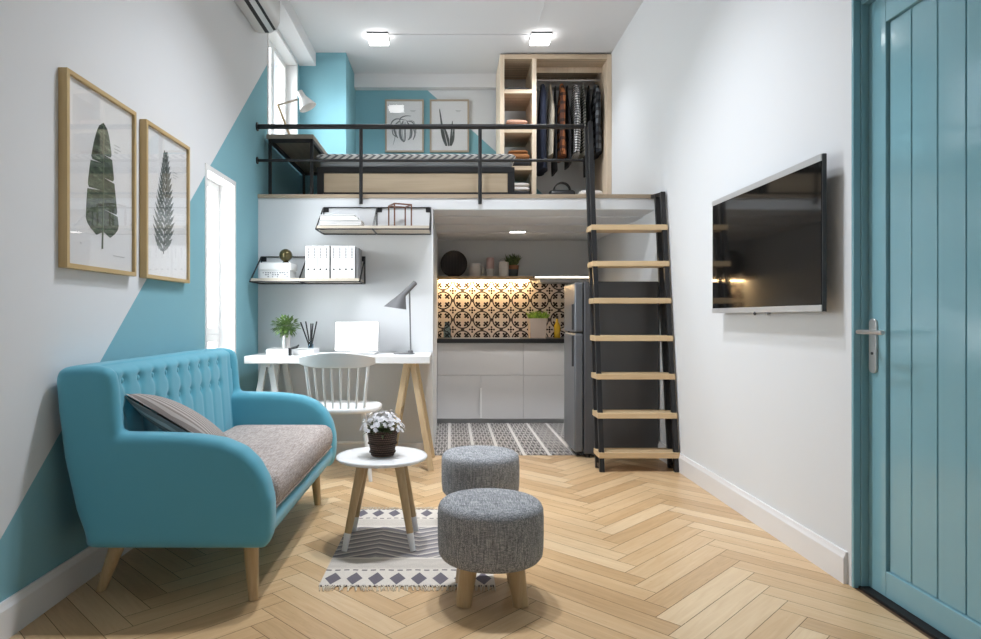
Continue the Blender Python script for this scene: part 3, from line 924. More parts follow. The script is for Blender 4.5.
# books lying at the left of the desk, under the plant
def box_book(name, label, x0, x1, y0, y1, z0, z1, group=None, mat='white', cat='book'):
    t = thing(name, label, cat, ((x0 + x1) / 2, (y0 + y1) / 2, z0), group)
    c = MB(); k = .003
    c.box(x0, x1, y0, y1, z0, z0 + k); c.box(x0, x1, y0, y1, z1 - k, z1); c.box(x0, x1, y0, y0 + k, z0, z1)
    c.build('cover', M[mat], t)
    MB().box(x0 + .004, x1 - .004, y0 + k, y1 - .004, z0 + k, z1 - k).build('pages', M['paper'], t)
    return t
box_book('book', 'thick white book lying flat on the desk under the leafy plant', -1.335, -1.17, 4.74, 4.98, DT, DT + .047)
box_book('book', 'white book lying flat on the desk under the black reed sticks', -1.135, -0.99, 4.74, 4.98, DT, DT + .045)
vs_ = thing('desk_plant', 'leafy green plant in a shiny metal pot standing on the white book', 'potted plant', (-1.187, 4.86, DT + .047))
x, y, z = vs_.location
x = -1.22; vs_.location.x = x
MB().lathe((x, y, z), [(.028, 0), (.034, .003), (.034, .10), (.031, .10), (.030, .02)], 24).build('pot', M['steel'], vs_, smooth=50)
MB().lathe((x, y, z), [(.001, .08), (.0305, .082), (.001, .088)], 16).build('soil', M['soil'], vs_)
mb, st_ = MB(), MB(); rnd = random.Random(4)
c = V(x, y, z + .165)
for k in range(420):
    d = V(rnd.gauss(0, 1), rnd.gauss(0, 1), rnd.gauss(0, .8)).normalized(); r = .092 * rnd.random() ** .5
    p0 = c + V(d.x * r, d.y * r, d.z * r * .8)
    mb.leaf(p0, d + V(0, 0, .25), (0, 0, 1), rnd.uniform(.022, .032), .021, .35)
for k in range(24):
    d = V(rnd.gauss(0, 1), rnd.gauss(0, 1), abs(rnd.gauss(1, .5))).normalized()
    st_.tube([(x, y, z + .083), c + d * .06], .0014, 5)
mb.build('foliage', M['leaf'], vs_, smooth=60)['kind'] = 'stuff'; st_.build('stem', M['stem'], vs_)['kind'] = 'stuff'
# black bookend with a bird-like tab between the books
be = MB(); be.box(-1.162, -1.146, 4.70, 4.735, DT, DT + .055)
be.tube([(-1.154, 4.718, DT + .05), (-1.13, 4.718, DT + .056), (-1.105, 4.718, DT + .062), (-1.088, 4.718, DT + .078)], [.006, .009, .010, .004], 10)
tag(be.build('bookend', M['black'], smooth=50), 'small black bookend between the two white books on the desk', 'bookend')
rd = thing('reed_diffuser', 'black reed sticks in a small clear bottle on the desk', 'reed diffuser', (-1.035, 4.86, DT + .045))
x, y, z = rd.location
MB().lathe((x, y, z), [(.018, 0), (.022, .003), (.022, .03), (.010, .042), (.010, .055), (.008, .055), (.008, .042), (.019, .028), (.019, .005)], 20).build('bottle', M['vase_glass'], rd, smooth=60)
for dx, dy, hh in ((-.075, .0, .195), (-.040, .012, .20), (.004, -.01, .185), (.014, .012, .185), (.045, .0, .20)):
    MB().tube([(x + dx * .08, y + dy * .1, z + .006), (x + dx, y + dy, z + hh)], .0055, 7).build('reed', M['black'], rd, smooth=60)
# laptop: its lit screen faces the room
lp = thing('laptop', 'open silver laptop with a blank glowing white screen on the desk', 'laptop', (-0.717, 4.93, DT))
MB().box(-.887, -.547, 4.80, 5.01, DT, DT + .014).build('keyboard_base', M['silver'], lp, bevel=.004)
MB().box(-.855, -.58, 4.85, 4.95, DT + .0141, DT + .0155).build('keys', M['white'], lp)
mb = MB(); z0, z1, tl = DT + .016, DT + .245, .045
mb.ring_loft([[(-.887, 5.008, z0), (-.547, 5.008, z0), (-.547, 5.016, z0), (-.887, 5.016, z0)], [(-.887, 5.008 + tl, z1), (-.547, 5.008 + tl, z1), (-.547, 5.016 + tl, z1), (-.887, 5.016 + tl, z1)]])
lid = mb.build('lid', M['silver'], lp, bevel=.003)
e = .006; k0, k1 = z0 + e, z1 - e; f0 = 5.008 + tl * e / (z1 - z0); f1 = 5.008 + tl * (1 - e / (z1 - z0))
mb = MB(); mb.ring_loft([[(-.881, f0 - .002, k0), (-.553, f0 - .002, k0), (-.553, f0 + .001, k0), (-.881, f0 + .001, k0)], [(-.881, f1 - .002, k1), (-.553, f1 - .002, k1), (-.553, f1 + .001, k1), (-.881, f1 + .001, k1)]])
mb.build('screen', light_mat('lit_screen', (.97, .98, 1, 1), 1.0), lid)
# desk lamp with slanted cone shade
dl = thing('desk_lamp', 'grey metal desk lamp with slanted cone shade at the right end of the desk', 'desk lamp', (-0.32, 4.92, DT))
Yl = 4.92
MB().lathe((-.345, Yl, DT), [(.075, 0), (.080, .003), (.078, .008), (.02, .012)], 32, 1.0, .75).build('base', M['lampgrey'], dl, smooth=50)
MB().lathe((-.298, Yl, DT + .008), [(.020, 0), (.020, .016), (.012, .020)], 20).build('socket', M['lampgrey'], dl, smooth=50)
MB().tube([(-.296, Yl, DT + .02), at(409.5, 292, Yl)], .0058, 10).build('rod', M['lampgrey'], dl, smooth=50)
a, b = at(415.3, 282.5, Yl), at(396.0, 302.0, Yl)
d = (b - a).normalized(); n1 = V(0, 1, 0); n2 = d.cross(n1)
def ring(c, r, tilt=0): return [c + n1 * r * math.cos(t) + n2 * r * math.sin(t) + d * tilt * math.sin(t) for t in [2 * PI * k / 28 for k in range(28)]]
sh = [ring(a, .016), ring(a - d * .006, .010), ring(a, .0205), ring(a + d * .11, .021), ring(a + d * .20, .092, -.083)]
ec = at(395, 308, Yl); ex = V(.99, 0, -.14)
def mouth(r, dz=0): return [ec + V(0, 0, dz) + n1 * r * math.cos(t) + ex * r * math.sin(t) for t in [2 * PI * k / 28 for k in range(28)]]
sh = [ring(a - d * .006, .008), ring(a, .0195), ring(a + d * .125, .022), mouth(.086), mouth(.083), ring(a + d * .127, .019)]
MB().ring_loft(sh).build('lamp_shade', M['lampgrey'], dl, smooth=40)

# ------------------------------------------------------------------ chair at the desk
ch = thing('chair', 'white wooden spindle-back chair pulled up to the desk', 'chair', (-0.755, 4.56, 0))
cxx = -0.755
# curved top rail
mb = MB(); rings = []
for i in range(25):
    u = -1 + 2 * i / 24
    x = cxx + u * .255; yb = 4.30 + .075 * u * u
    zt = .868 - .035 * u * u; hb = .052 * (1 - .55 * abs(u) ** 3) / 1
    c = V(x, yb, zt - hb)
    rings.append([c + V(0, s1 * .011, s2 * hb) + V(0, -.012 * s2, 0) for s1, s2 in ((-1, -1), (1, -1), (1, 1), (-1, 1))])
mb.ring_loft(rings); mb.build('top_rail', M['white'], ch, bevel=.008, seg=3)
for k in range(8):
    u = -.86 + 1.72 * k / 7
    edge_ = k in (0, 7)
    MB().tube([(cxx + u * .205, 4.365 + .05 * u * u, .478), (cxx + u * .245, 4.312 + .07 * u * u, .79)], [.0105 if edge_ else .0075, .0095 if edge_ else .0065], 10).build('spindle', M['white'], ch, smooth=60)
mb = MB(); rings = []
for q, z in ((.94, .452), (.985, .456), (1.0, .466), (1.0, .478), (.975, .487), (.90, .486), (.6, .478), (.2, .474)):
    rings.append([V(cxx + q * .275 * (abs(math.cos(t)) ** .75) * (1 if math.cos(t) > 0 else -1), 4.585 + q * .245 * (abs(math.sin(t)) ** .75) * (1 if math.sin(t) > 0 else -1), z) for t in [2 * PI * k / 48 for k in range(48)]])
mb.ring_loft(rings); mb.build('seat', M['white'], ch, smooth=60)
for sx in (-1, 1):
    for sy in (-1, 1):
        MB().tube([(cxx + sx * .17, 4.585 + sy * .15, .455), (cxx + sx * .19, 4.585 + sy * .175, .3), (cxx + sx * .225, 4.585 + sy * .215, 0)], [.016, .0195, .0125], 14).build('leg', M['white'], ch, smooth=60)
for sx in (-1, 1): MB().tube([(cxx + sx * .198, 4.42, .22), (cxx + sx * .198, 4.75, .22)], .009, 10).build('stretcher', M['white'], ch, smooth=60)
MB().tube([(cxx - .198, 4.585, .22), (cxx + .198, 4.585, .22)], .009, 10).build('stretcher', M['white'], ch, smooth=60)

# ------------------------------------------------------------------ wire shelves on the partition
def wire_shelf(label, xa, xm, xb, zt, zb, dep):
    t = thing('wall_shelf', label, 'wall shelf', ((xa + xb) / 2, YF, zb), 'black wire wall shelves')
    y0, y1 = YF - .006, YF - dep; r = .0085
    mb = MB()
    mb.bar((xa, y0, zt), (xb, y0, zt), r); mb.bar((xa, y0, zb), (xb, y0, zb), r); mb.bar((xa, y1, zb), (xb, y1, zb), r)
    for x in (xa, xm, xb):
        mb.bar((x, y0, zb), (x, y0, zt), r); mb.bar((x, y0, zt), (x, y1, zb), r); mb.bar((x, y0, zb), (x, y1, zb), r)
    mb.build('wire_frame', M['black'], t)
    MB().box(xa + .006, xb - .006, y1 + .002, YF - .012, zb + .0045, zb + .026).build('board', M['shelfwood'], t)
    for x in (xa + .02, xm + .02, xb - .02): MB().box(x - .02, x + .02, YF - .006, YF, zt - .036, zt).build('bracket', M['black'], t)
    return zb + .026
zu = wire_shelf('upper wire shelf with wooden board, holding magazines and a copper cube', -1.003, -.580, -.152, 1.968, 1.757, .315)
zw = wire_shelf('lower wire shelf with wooden board, holding white boxes and a row of binders', -1.498, -1.135, -.676, 1.577, 1.364, .305)
# magazines on the upper shelf
lens = [(-.985, -.685, .016), (-.985, -.668, .020), (-.99, -.672, .018), (-.985, -.695, .022), (-.982, -.720, .017)]
z = zu; names = ['bottom', 'second from the bottom', 'middle', 'second from the top', 'topmost']
for k, (a, b, hgt) in enumerate(lens):
    t = thing('magazine', f'white magazine, {names[k]} of the flat stack on the upper wire shelf', 'magazine', ((a + b) / 2, 5.06, z), 'magazines stacked on the upper wire shelf')
    c = MB(); c.box(a, b, 4.95, 5.16, z, z + .0025); c.box(a, b, 4.95, 5.16, z + hgt - .0025, z + hgt); c.box(a, a + .003, 4.95, 5.16, z, z + hgt)
    c.build('cover', M['white'], t)
    MB().box(a + .003, b - .004, 4.953, 5.157, z + .0025, z + hgt - .0025).build('pages', plain('aged_pages_%d' % k, ('B9B8B8', 'D5D4D4')[k % 2], .8), t)
    z += hgt
# copper wire cube standing half turned
cu = MB(); s = .155; c0 = V(-.385, 5.035, zu); ang = math.radians(24)
pts = [c0 + V(math.cos(ang + q * PI / 2 + PI / 4), math.sin(ang + q * PI / 2 + PI / 4), 0) * s * .62 for q in range(4)]
for q in range(4):
    a, b = pts[q], pts[(q + 1) % 4]
    for hgt in (.004, s + .02): cu.bar(a + V(0, 0, hgt), b + V(0, 0, hgt), .0105)
    cu.bar(a, a + V(0, 0, s + .024), .0105)
tag(cu.build('wire_cube', M['copper']), 'copper wire cube frame standing on the upper wire shelf', 'ornament', None)
# lidded boxes and bulb lamp on the lower shelf
XB = .02
bx = thing('storage_box', 'white lidded paper box with printed label on the lower wire shelf', 'box', (-1.33, 5.05, zw))
MB().box(-1.440, -1.215, 4.96, 5.15, zw, zw + .070).build('box_body', M['paper'], bx, bevel=.002)
MB().box(-1.444, -1.205, 4.953, 5.156, zw + .068, zw + .122).build('lid', M['white'], bx, bevel=.002)
mb = MB(); rnd = random.Random(2)
for k in range(11):
    xk = -1.42 + k * .018
    for r_ in range(3):
        if rnd.random() < .75: mb.box(xk, xk + .006 + rnd.random() * .008, 4.9595, 4.9605, zw + .012 + r_ * .015, zw + .019 + r_ * .015)
mb.build('printed_label', plain('label_ink', '5A5F66', .8), bx)
gl = thing('bulb_lamp', 'round smoked-glass bulb lamp standing on the white lidded box', 'lamp', (-1.268, 5.05, zw + .122))
x, y, z = gl.location
MB().lathe((x, y, z), [(.035, 0), (.037, .004), (.024, .010), (.016, .022)], 20).build('base', M['brass'], gl, smooth=50)
MB().sphere((x, y, z + .064), .050, 24, 16).build('bulb', M['brass'], gl, smooth=80)
# row of white binders
x = -1.088; pos = ['first', 'second', 'third', 'fourth', 'fifth', 'sixth', 'seventh', 'eighth']
for k in range(8):
    if k == 4: x += .010
    y0, y1, wdt, hgt = 4.915, 5.14, .0455, .246
    t = thing('binder', f'white ring binder, {pos[k]} from the left in the row on the lower wire shelf', 'binder', (x + wdt / 2, 5.03, zw), 'white binders on the lower wire shelf')
    MB().box(x + .0012, x + wdt - .0012, y0, y1, zw, zw + hgt).build('cover', M['cab'], t, bevel=.002)
    mb = MB(); xc = x + wdt / 2
    for q in range(7): mb.box(xc - .004, xc + .004, y0 - .0008, y0 + .001, zw + .155 + q * .0115, zw + .155 + q * .0115 + .0075)
    mb.build('spine_text', M['ink'], t)
    MB().tube([(xc, y0 - .0008, zw + .068), (xc, y0 + .001, zw + .068)], .0075, 12).build('finger_ring', M['ink'], t)
    x += wdt
# row ends with a grey box file
MB_ = MB().box(x + .002, x + .022, 4.93, 5.14, zw, zw + .235).build('box_file', plain('grey_board', '8E8F91', .7), bevel=.002)
tag(MB_, 'grey box file closing the right end of the row of white binders', 'box file')

# ------------------------------------------------------------------ kitchen
kc = thing('kitchen_cabinet', 'white handleless kitchen base cabinet below the black worktop', 'kitchen cabinet', (.75, 7.0, 0))
MB().box(-.133, XR - .002, 6.77, YB - .002, .048, .833).build('carcass', M['cab'], kc)
xs = [-.132, .318, .755, 1.19, XR - .004]
for a, b in zip(xs[:-1], xs[1:]):
    MB().box(a + .001, b - .001, 6.742, 6.769, .05, .499).build('door', M['cab'], kc, bevel=.0015)
for a, b in ((xs[0], xs[2]), (xs[2], xs[4])):
    MB().box(a + .001, b - .001, 6.742, 6.769, .502, .830).build('drawer', M['cab'], kc, bevel=.0015)
MB().box(.308, .328, 6.728, 6.742, .06, .37).build('handle', M['gloss_white'], kc, bevel=.002)
MB().box(-.133, XR - .002, 6.78, 6.80, .001, .047).build('kickboard', M['kick'], kc)
wt = MB().box(-.134, XR - .001, 6.72, YB - .012, .833, .876).build('worktop', M['worktop'], bevel=.002)
tag(wt, 'black kitchen worktop on the white base cabinets', 'worktop')
bs = MB().box(-.134, XR - .001, YB - .012, YB - .0005, .834, 1.50).build('backsplash', M['walltile'], origin=(0, 0, 0))
tag(bs, 'black and cream patterned tile backsplash behind the kitchen worktop', 'backsplash', None, 'structure')
ck = thing('cooktop', 'glass cooktop with steel edge set in the black worktop', 'cooktop', (.37, 6.99, .876))
MB().box(.02, .72, 6.78, 7.20, .876, .882).build('glass_plate', M['tvglass'], ck, bevel=.001)
MB().box(.02, .72, 6.765, 6.78, .876, .888).build('steel_edge', M['steel'], ck, bevel=.001)
# pot with herb on the worktop
kp = thing('herb_pot', 'square beige pot of green herbs on the kitchen worktop beside the fridge', 'potted plant', (.93, 6.98, .876))
x, y, z = kp.location
mb = MB(); mb.ring_loft([sq_ring(x - q, x + q, y - q, y + q, z + h_, .008, 2) for q, h_ in ((.084, 0), (.092, .21), (.086, .21), (.084, .19))])
mb.build('pot', M['beigepot'], kp)
MB().box(x - .085, x + .085, y - .085, y + .085, z + .188, z + .198).build('soil', M['soil'], kp)
mb = MB(); rnd = random.Random(12)
for k in range(190):
    p0 = V(x + rnd.uniform(-.078, .078), y + rnd.uniform(-.078, .078), z + .198)
    mb.leaf(p0, (rnd.gauss(0, .45), rnd.gauss(0, .45), 1), (0, 1, 0), rnd.uniform(.05, .10), .017, .2)
mb.build('foliage', M['leaf_kitchen'], kp, smooth=60)['kind'] = 'stuff'
ob = thing('oil_bottle', 'bottle of yellow oil on the kitchen worktop next to the fridge', 'bottle', (1.15, 7.02, .876))
x, y, z = ob.location
MB().lathe((x, y, z), [(.03, 0), (.034, .004), (.034, .13), (.014, .17), (.012, .21), (.005, .21)], 20).build('flask', M['yellow'], ob, smooth=60)
MB().lathe((x, y, z), [(.014, .205), (.014, .235), (.004, .237)], 14).build('cap', M['black'], ob, smooth=60)
# carafe at the left end of the worktop
cf = MB().lathe((-.03, 7.08, .876), [(.035, 0), (.04, .004), (.043, .09), (.026, .14), (.03, .17), (.027, .17), (.023, .14), (.04, .09), (.037, .006)], 24).build('carafe', M['vase_glass'], smooth=60)
tag(cf, 'clear glass carafe at the left end of the kitchen worktop', 'carafe')

# wall shelf with light strip, hood
KS = 1.535
ks = thing('kitchen_shelf', 'long wooden kitchen wall shelf with warm light strip above the tiled backsplash', 'shelf', (.375, 7.15, KS - .028))
MB().box(-.134, .885, 6.99, YB - .002, KS - .028, KS).build('board', M['oak_x'], ks)
MB().box(-.12, .87, 7.225, 7.25, KS - .036, KS - .028).build('light_strip', light_mat('warm_led', H('FFD79C'), 100.0), ks)
hd = thing('range_hood', 'slim steel range hood with glowing front edge beside the kitchen shelf', 'range hood', (1.25, 7.05, 1.47))
MB().box(.89, 1.56, 6.90, YB - .002, 1.508, 1.535).build('hood_plate', M['steel'], hd, bevel=.002)
MB().box(.96, 1.50, 7.0, YB - .02, 1.47, 1.508).build('hood_body', M['silver'], hd, bevel=.002)
MB().box(.90, 1.55, 6.893, 6.90, 1.512, 1.526).build('edge_light', light_mat('hood_light', H('FFF4DC'), 4.0), hd)
mb = MB()
for k in range(5): mb.box(1.16 + k * .04, 1.175 + k * .04, 6.90, 6.91, 1.535, 1.541)
mb.build('control_buttons', M['white'], hd)
# shelf crockery
tr = thing('round_tray', 'dark round tray standing upright at the left end of the kitchen shelf', 'tray', (.04, 7.18, KS))
rings = []
for r_, yy in ((.02, 7.20), (.118, 7.20), (.142, 7.185), (.148, 7.176), (.144, 7.172), (.118, 7.190), (.02, 7.190)):
    rings.append([V(.042 + r_ * math.cos(t), yy, KS + .148 + r_ * math.sin(t)) for t in [2 * PI * k / 40 for k in range(40)]])
MB().ring_loft(rings).build('dish', plain('dark_lacquer', '2B2423', .45), tr, smooth=60)
mb = MB()
for k in range(-3, 4):
    w_ = math.sqrt(max(0, .115 ** 2 - (k * .033) ** 2))
    mb.box(.042 + k * .033 - .003, .042 + k * .033 + .003, 7.187, 7.190, KS + .148 - w_, KS + .148 + w_)
mb.build('ridge', plain('dark_lacquer_ridge', '3A3130', .5), tr)
pt = thing('pitcher', 'white patterned pitcher between the round tray and the pink jar', 'pitcher', (.275, 7.14, KS))
MB().lathe((.275, 7.14, KS), [(.058, 0), (.064, .004), (.070, .06), (.058, .12), (.060, .148), (.055, .148), (.052, .12), (.06, .06)], 28).build('body', M['porcelain'], pt, smooth=60)
MB().tube([(.335, 7.14, KS + .03), (.365, 7.14, KS + .05), (.368, 7.14, KS + .10), (.332, 7.14, KS + .125)], .007, 8).build('handle', M['porcelain'], pt, smooth=60)
jr = thing('jar', 'pink and cream jar on the kitchen shelf beside the white pitcher', 'jar', (.425, 7.14, KS))
MB().lathe((.44, 7.14, KS), [(.036, 0), (.040, .003), (.042, .09), (.038, .095)], 24).build('body', M['porcelain'], jr, smooth=50)
MB().lathe((.44, 7.14, KS), [(.0425, .0905), (.043, .20), (.038, .212), (.004, .214)], 24).build('lid', M['pink'], jr, smooth=50)
cn = MB().lathe((.580, 7.05, KS), [(.048, 0), (.051, .003), (.053, .155), (.049, .155), (.047, .01)], 28).build('canister', M['porcelain'], smooth=50)
tag(cn, 'plain white cylinder canister in front of the potted herb on the kitchen shelf', 'canister')
hp = thing('shelf_plant', 'bushy herb in a grey pot with brown band on the kitchen shelf', 'potted plant', (.690, 7.17, KS))
x, y, z = hp.location
MB().lathe((x, y, z), [(.050, 0), (.053, .004), (.060, .085), (.056, .085)], 24).build('pot', M['bluegrey'], hp, smooth=50)
MB().lathe((x, y, z), [(.0605, .0855), (.064, .13), (.058, .13), (.056, .10)], 24).build('rim_band', M['clay'], hp, smooth=50)
MB().lathe((x, y, z), [(.001, .115), (.058, .118), (.001, .122)], 16).build('soil', M['soil'], hp)
mb = MB(); rnd = random.Random(14)
for k in range(120):
    a = rnd.random() * 2 * PI; r_ = rnd.random() * .045
    mb.leaf((x + r_ * math.cos(a), y + r_ * math.sin(a), z + .118), (rnd.gauss(-.05, .45), rnd.gauss(0, .3), 1), (0, 1, 0), rnd.uniform(.07, .15), .013, .25)
mb.build('foliage', M['leaf_dark'], hp, smooth=60)['kind'] = 'stuff'
wr = MB(); wr.tube([(.578 + .033 * math.cos(t), 7.19, KS + .172 + .033 * math.sin(t)) for t in [2 * PI * k / 24 for k in range(25)]], .0045, 6)
wr.tube([(.578, 7.19, KS), (.578, 7.19, KS + .14)], .005, 8)
tag(wr.build('ring_ornament', M['silver'], smooth=60), 'thin metal ring ornament on a stem behind the white canister', 'ornament')

# fridge: its doors open towards the worktop aisle
fg = thing('refrigerator', 'graphite grey two-door refrigerator standing behind the ladder', 'refrigerator', (1.30, 5.35, 0))
MB().box(1.045, XR - .008, 5.10, 5.585, .03, 1.378).build('body', M['fridge'], fg, bevel=.012, seg=3)
zs_ = 0.9755
for z0, z1 in ((.042, zs_ - .004), (zs_ + .004, 1.372)):
    dd = MB().box(.972, 1.040, 5.10, 5.585, z0, z1).build('door', M['fridge_door'], fg, bevel=.018, seg=4)
    h0, h1 = (z0 + (z1 - z0) * .72, z1 - .02) if z0 < .5 else (z0 + .02, z0 + .22)
    MB().box(.958, .973, 5.135, 5.155, h0, h1).build('handle', M['greyplastic'], dd, bevel=.003)
for x_, y_ in ((1.08, 5.14), (1.58, 5.14), (1.08, 5.55), (1.58, 5.55)): MB().lathe((x_, y_, 0), [(.02, 0), (.02, .032)], 12).build('foot', M['black'], fg)

# recessed lamp in the kitchen soffit
kl = thing('ceiling_light', 'slim white rectangular light in the low ceiling above the kitchen', 'ceiling light', (.66, 6.44, 1.93))
MB().box(.585, .745, 6.39, 6.49, 1.936, 1.955).build('frame', M['white'], kl)
MB().box(.592, .738, 6.397, 6.483, 1.934, 1.936).build('diffuser', light_mat('kitchen_light', (1, .97, .92, 1), 9.0), kl)
# ------------------------------------------------------------------ railing and ladder
RY = 5.168
rl = thing('railing', 'black metal railing along the front edge of the loft', 'railing', (-0.2, RY, 1.99))
mb = MB().tube([(XL + .004, RY, 2.604), (1.056, RY, 2.604)], .0195, 14); mb.build('top_rail', M['black'], rl, smooth=50)
MB().tube([(XL + .004, RY, 2.337), (1.056, RY, 2.337)], .0115, 12).build('middle_rail', M['black'], rl, smooth=50)
for z in (2.604, 2.337): MB().tube([(XL, RY, z), (XL + .008, RY, z)], .034 if z > 2.5 else .028, 18).build('wall_flange', M['black'], rl, smooth=50)
for px_ in (361, 480):
    x = (px_ - CX) * RY / F
    po = MB().tube([(x, RY, 1.992), (x, RY, 2.604)], .0145, 12).build('post', M['black'], rl, smooth=50)
    MB().tube([(x, RY, 2.012), (x, YF, 2.012)], .010, 10).build('fixing', M['black'], po, smooth=50)

ld = thing('ladder', 'steep black metal ladder with seven wooden treads leaning on the loft', 'ladder', (1.35, 4.70, 0))
SL = .1527
def ly(z): return 4.64 + SL * z
for x, ztop, nm in ((1.078, 2.60, 'l'), (1.608, 2.045, 'r')):
    for dy in (0.0, .13):
        MB().bar((x, ly(0) + dy, 0), (x, ly(ztop) + dy, ztop), .034, .034).build('stile', M['black'], ld, bevel=.002)
    MB().bar((x, ly(.03), .03), (x, ly(.03) + .13, .03), .02, .02).build('foot_brace', M['black'], ld)
MB().bar((1.608, ly(2.03), 2.03), (1.608, YF, 2.055), .028, .028).build('hook', M['black'], ld)
for k in range(7):
    z = .118 + .2755 * k
    y = ly(z)
    MB().box(1.056, 1.626, y - .028, y + .155, z - .020, z + .020).build('tread', M['tread'], ld, bevel=.003)

# ------------------------------------------------------------------ loft
# side table under the window
stb = thing('console_table', 'grey wood console table with black metal frame under the loft window', 'table', (-1.31, 5.97, ZL))
tx0, tx1, ty0, ty1, tz = -1.485, -1.128, 5.35, 6.60, 2.592
MB().box(tx0 - .015, tx1 + .012, ty0 - .012, ty1 + .012, tz - .036, tz).build('tabletop', M['greywood'], stb, bevel=.002)
mb = MB(); q = .024
for x in (tx0 + .012, tx1 - .004): mb.bar((x, ty0, tz - .05), (x, ty1, tz - .05), q, .028)
for y in (ty0 + .006, ty1 - .006): mb.bar((tx0, y, tz - .05), (tx1, y, tz - .05), q, .028)
mb.build('frame', M['black'], stb)
for x in (tx0 + .012, tx1 - .004):
    for y in (ty0 + .006, ty1 - .006):
        MB().bar((x, y, ZL), (x, y, tz - .036), q, q).build('leg', M['black'], stb)
# window lamp with a wooden arm
wl = thing('loft_lamp', 'white adjustable lamp with a wooden arm on the loft console table', 'table lamp', (-1.37, 5.62, tz))
Yw = 5.62
b0 = V(-1.355, Yw, tz + .012); e1 = at(278, 105, Yw); e2 = at(297.5, 99.5, Yw)
MB().lathe((-1.355, Yw, tz), [(.065, 0), (.068, .004), (.066, .014), (.015, .022)], 28).build('base', M['white'], wl, smooth=50)
arm = MB(); arm.bar(b0 + V(0, -.008, 0), e1 + V(0, -.008, 0), .016, .012); arm.bar(b0 + V(0, .008, 0), e1 + V(0, .008, 0), .016, .012)
arm.build('lower_arm', M['beech_dark'], wl)
arm = MB(); arm.bar(e1 + V(0, -.006, 0), e2 + V(0, -.006, 0), .012, .010); arm.bar(e1 + V(0, .006, 0), e2 + V(0, .006, 0), .012, .010)
arm.build('upper_arm', M['greywood'], wl)
MB().sphere(e1, .013, 12, 8).build('joint', M['steel'], wl, smooth=60)
h0, h1 = at(299.5, 91.5, Yw), at(308, 107.5, Yw); d = (h1 - h0).normalized(); n1 = V(0, 1, 0); n2 = d.cross(n1)
ln = (h1 - h0).length
def rg(t, r): return [h0 + d * ln * t + n1 * r * math.cos(a) + n2 * r * math.sin(a) for a in [2 * PI * k / 24 for k in range(24)]]
MB().ring_loft([rg(-.04, .012), rg(0, .026), rg(.35, .032), rg(.55, .045), rg(1, .078), rg(1, .075), rg(.55, .042)]).build('lamp_shade', M['gloss_white'], wl, smooth=50)

# bed
bed = thing('bed', 'low bed with black frame and pale wooden drawer panel on the loft', 'bed', (-.29, 6.2, ZL))
bx0, bx1, by0, by1 = -1.108, .538, 5.45, 6.60
fz0, fz1 = 2.303, 2.350
mb = MB(); mb.box(bx0, bx1, by0, by0 + .05, fz0, fz1); mb.box(bx0, bx1, by1 - .05, by1, fz0, fz1); mb.box(bx0, bx0 + .05, by0 + .05, by1 - .05, fz0, fz1); mb.box(bx1 - .05, bx1, by0 + .05, by1 - .05, fz0, fz1)
mb.box(bx0 + .05, bx1 - .05, by0 + .05, by1 - .05, fz0 + .01, fz0 + .03)
mb.build('frame', M['black'], bed, bevel=.003)
for x in (bx0, bx1 - .055):
    for y in (by0, by1 - .055): MB().box(x, x + .055, y, y + .055, ZL, fz0).build('leg', M['black'], bed)
for a, b in ((bx0 + .057, bx1 - .057),):
    MB().box(a, b, by0 + .012, by0 + .034, 2.141, fz0 - .004).build('drawer_panel', M['bedwood'], bed)
MB().box(bx0 + .056, bx1 - .056, by0 + .004, by0 + .045, 2.105, 2.140).build('bottom_rail', M['black'], bed)
mt = MB(); rings = []
for t in range(7):
    a = t / 6; ins = .02 * (1 - math.sin(PI * a) ** .5)
    rings.append(sq_ring(bx0 + .012 + ins, bx1 - .012 - ins, by0 + .012 + ins, by1 - ins, fz1 + .001 + .062 * a, .05))
mt.ring_loft(rings); mt.build('mattress', M['sheet'], bed, smooth=60)
sp = MB(); rings = []
for z_, ins in ((2.4145, .0), (2.420, -.012), (2.445, -.016), (2.458, -.004), (2.464, .03)):
    rings.append(sq_ring(bx0 + .004 + ins, bx1 - .004 - ins, by0 + .004 + ins, by1 - .01 - ins, z_, .05))
sp.ring_loft(rings)
bs_ = sp.build('bedspread', M['chevron'], smooth=60)
tag(bs_, 'grey and white chevron bedspread folded flat over the loft bed', 'bedspread')

# prints on the back wall
def back_print(label, x0, x1):
    z0, z1 = 2.935, 3.520
    t = thing('framed_print', label, 'picture', ((x0 + x1) / 2, YB, z0), 'line drawings above the bed')
    y0, w_ = YB - .03, .018
    frame_ring('y', y0, YB, x0, x1, z0, z1, w_).build('frame', [M['frame_zz'], M['frame_x']], t, bevel=.001)
    MB().box(x0 + w_, x1 - w_, y0 + .012, YB - .001, z0 + w_, z1 - w_).build('paper', M['paper'], t)
    MB().box(x0 + w_, x1 - w_, y0 + .006, y0 + .008, z0 + w_, z1 - w_).build('glass', M['glass'], t)
    c = MB(); c.box(x1 - .15, x1 - .09, y0 + .0112, y0 + .0122, 3.395, 3.401); c.box(x1 - .14, x1 - .10, y0 + .0112, y0 + .0122, 3.384, 3.389)
    c.build('printed_caption', M['ink_pale'], t)
    return t, y0 + .0118
t, yy = back_print('line drawing of a round split leaf above the bed on the teal wall', -.722, -.292)
def px2(x, y): return ((x - CX) * 7.28 / F, CH + (CY - y) * 7.28 / F)
mb, ml = MB(), MB()
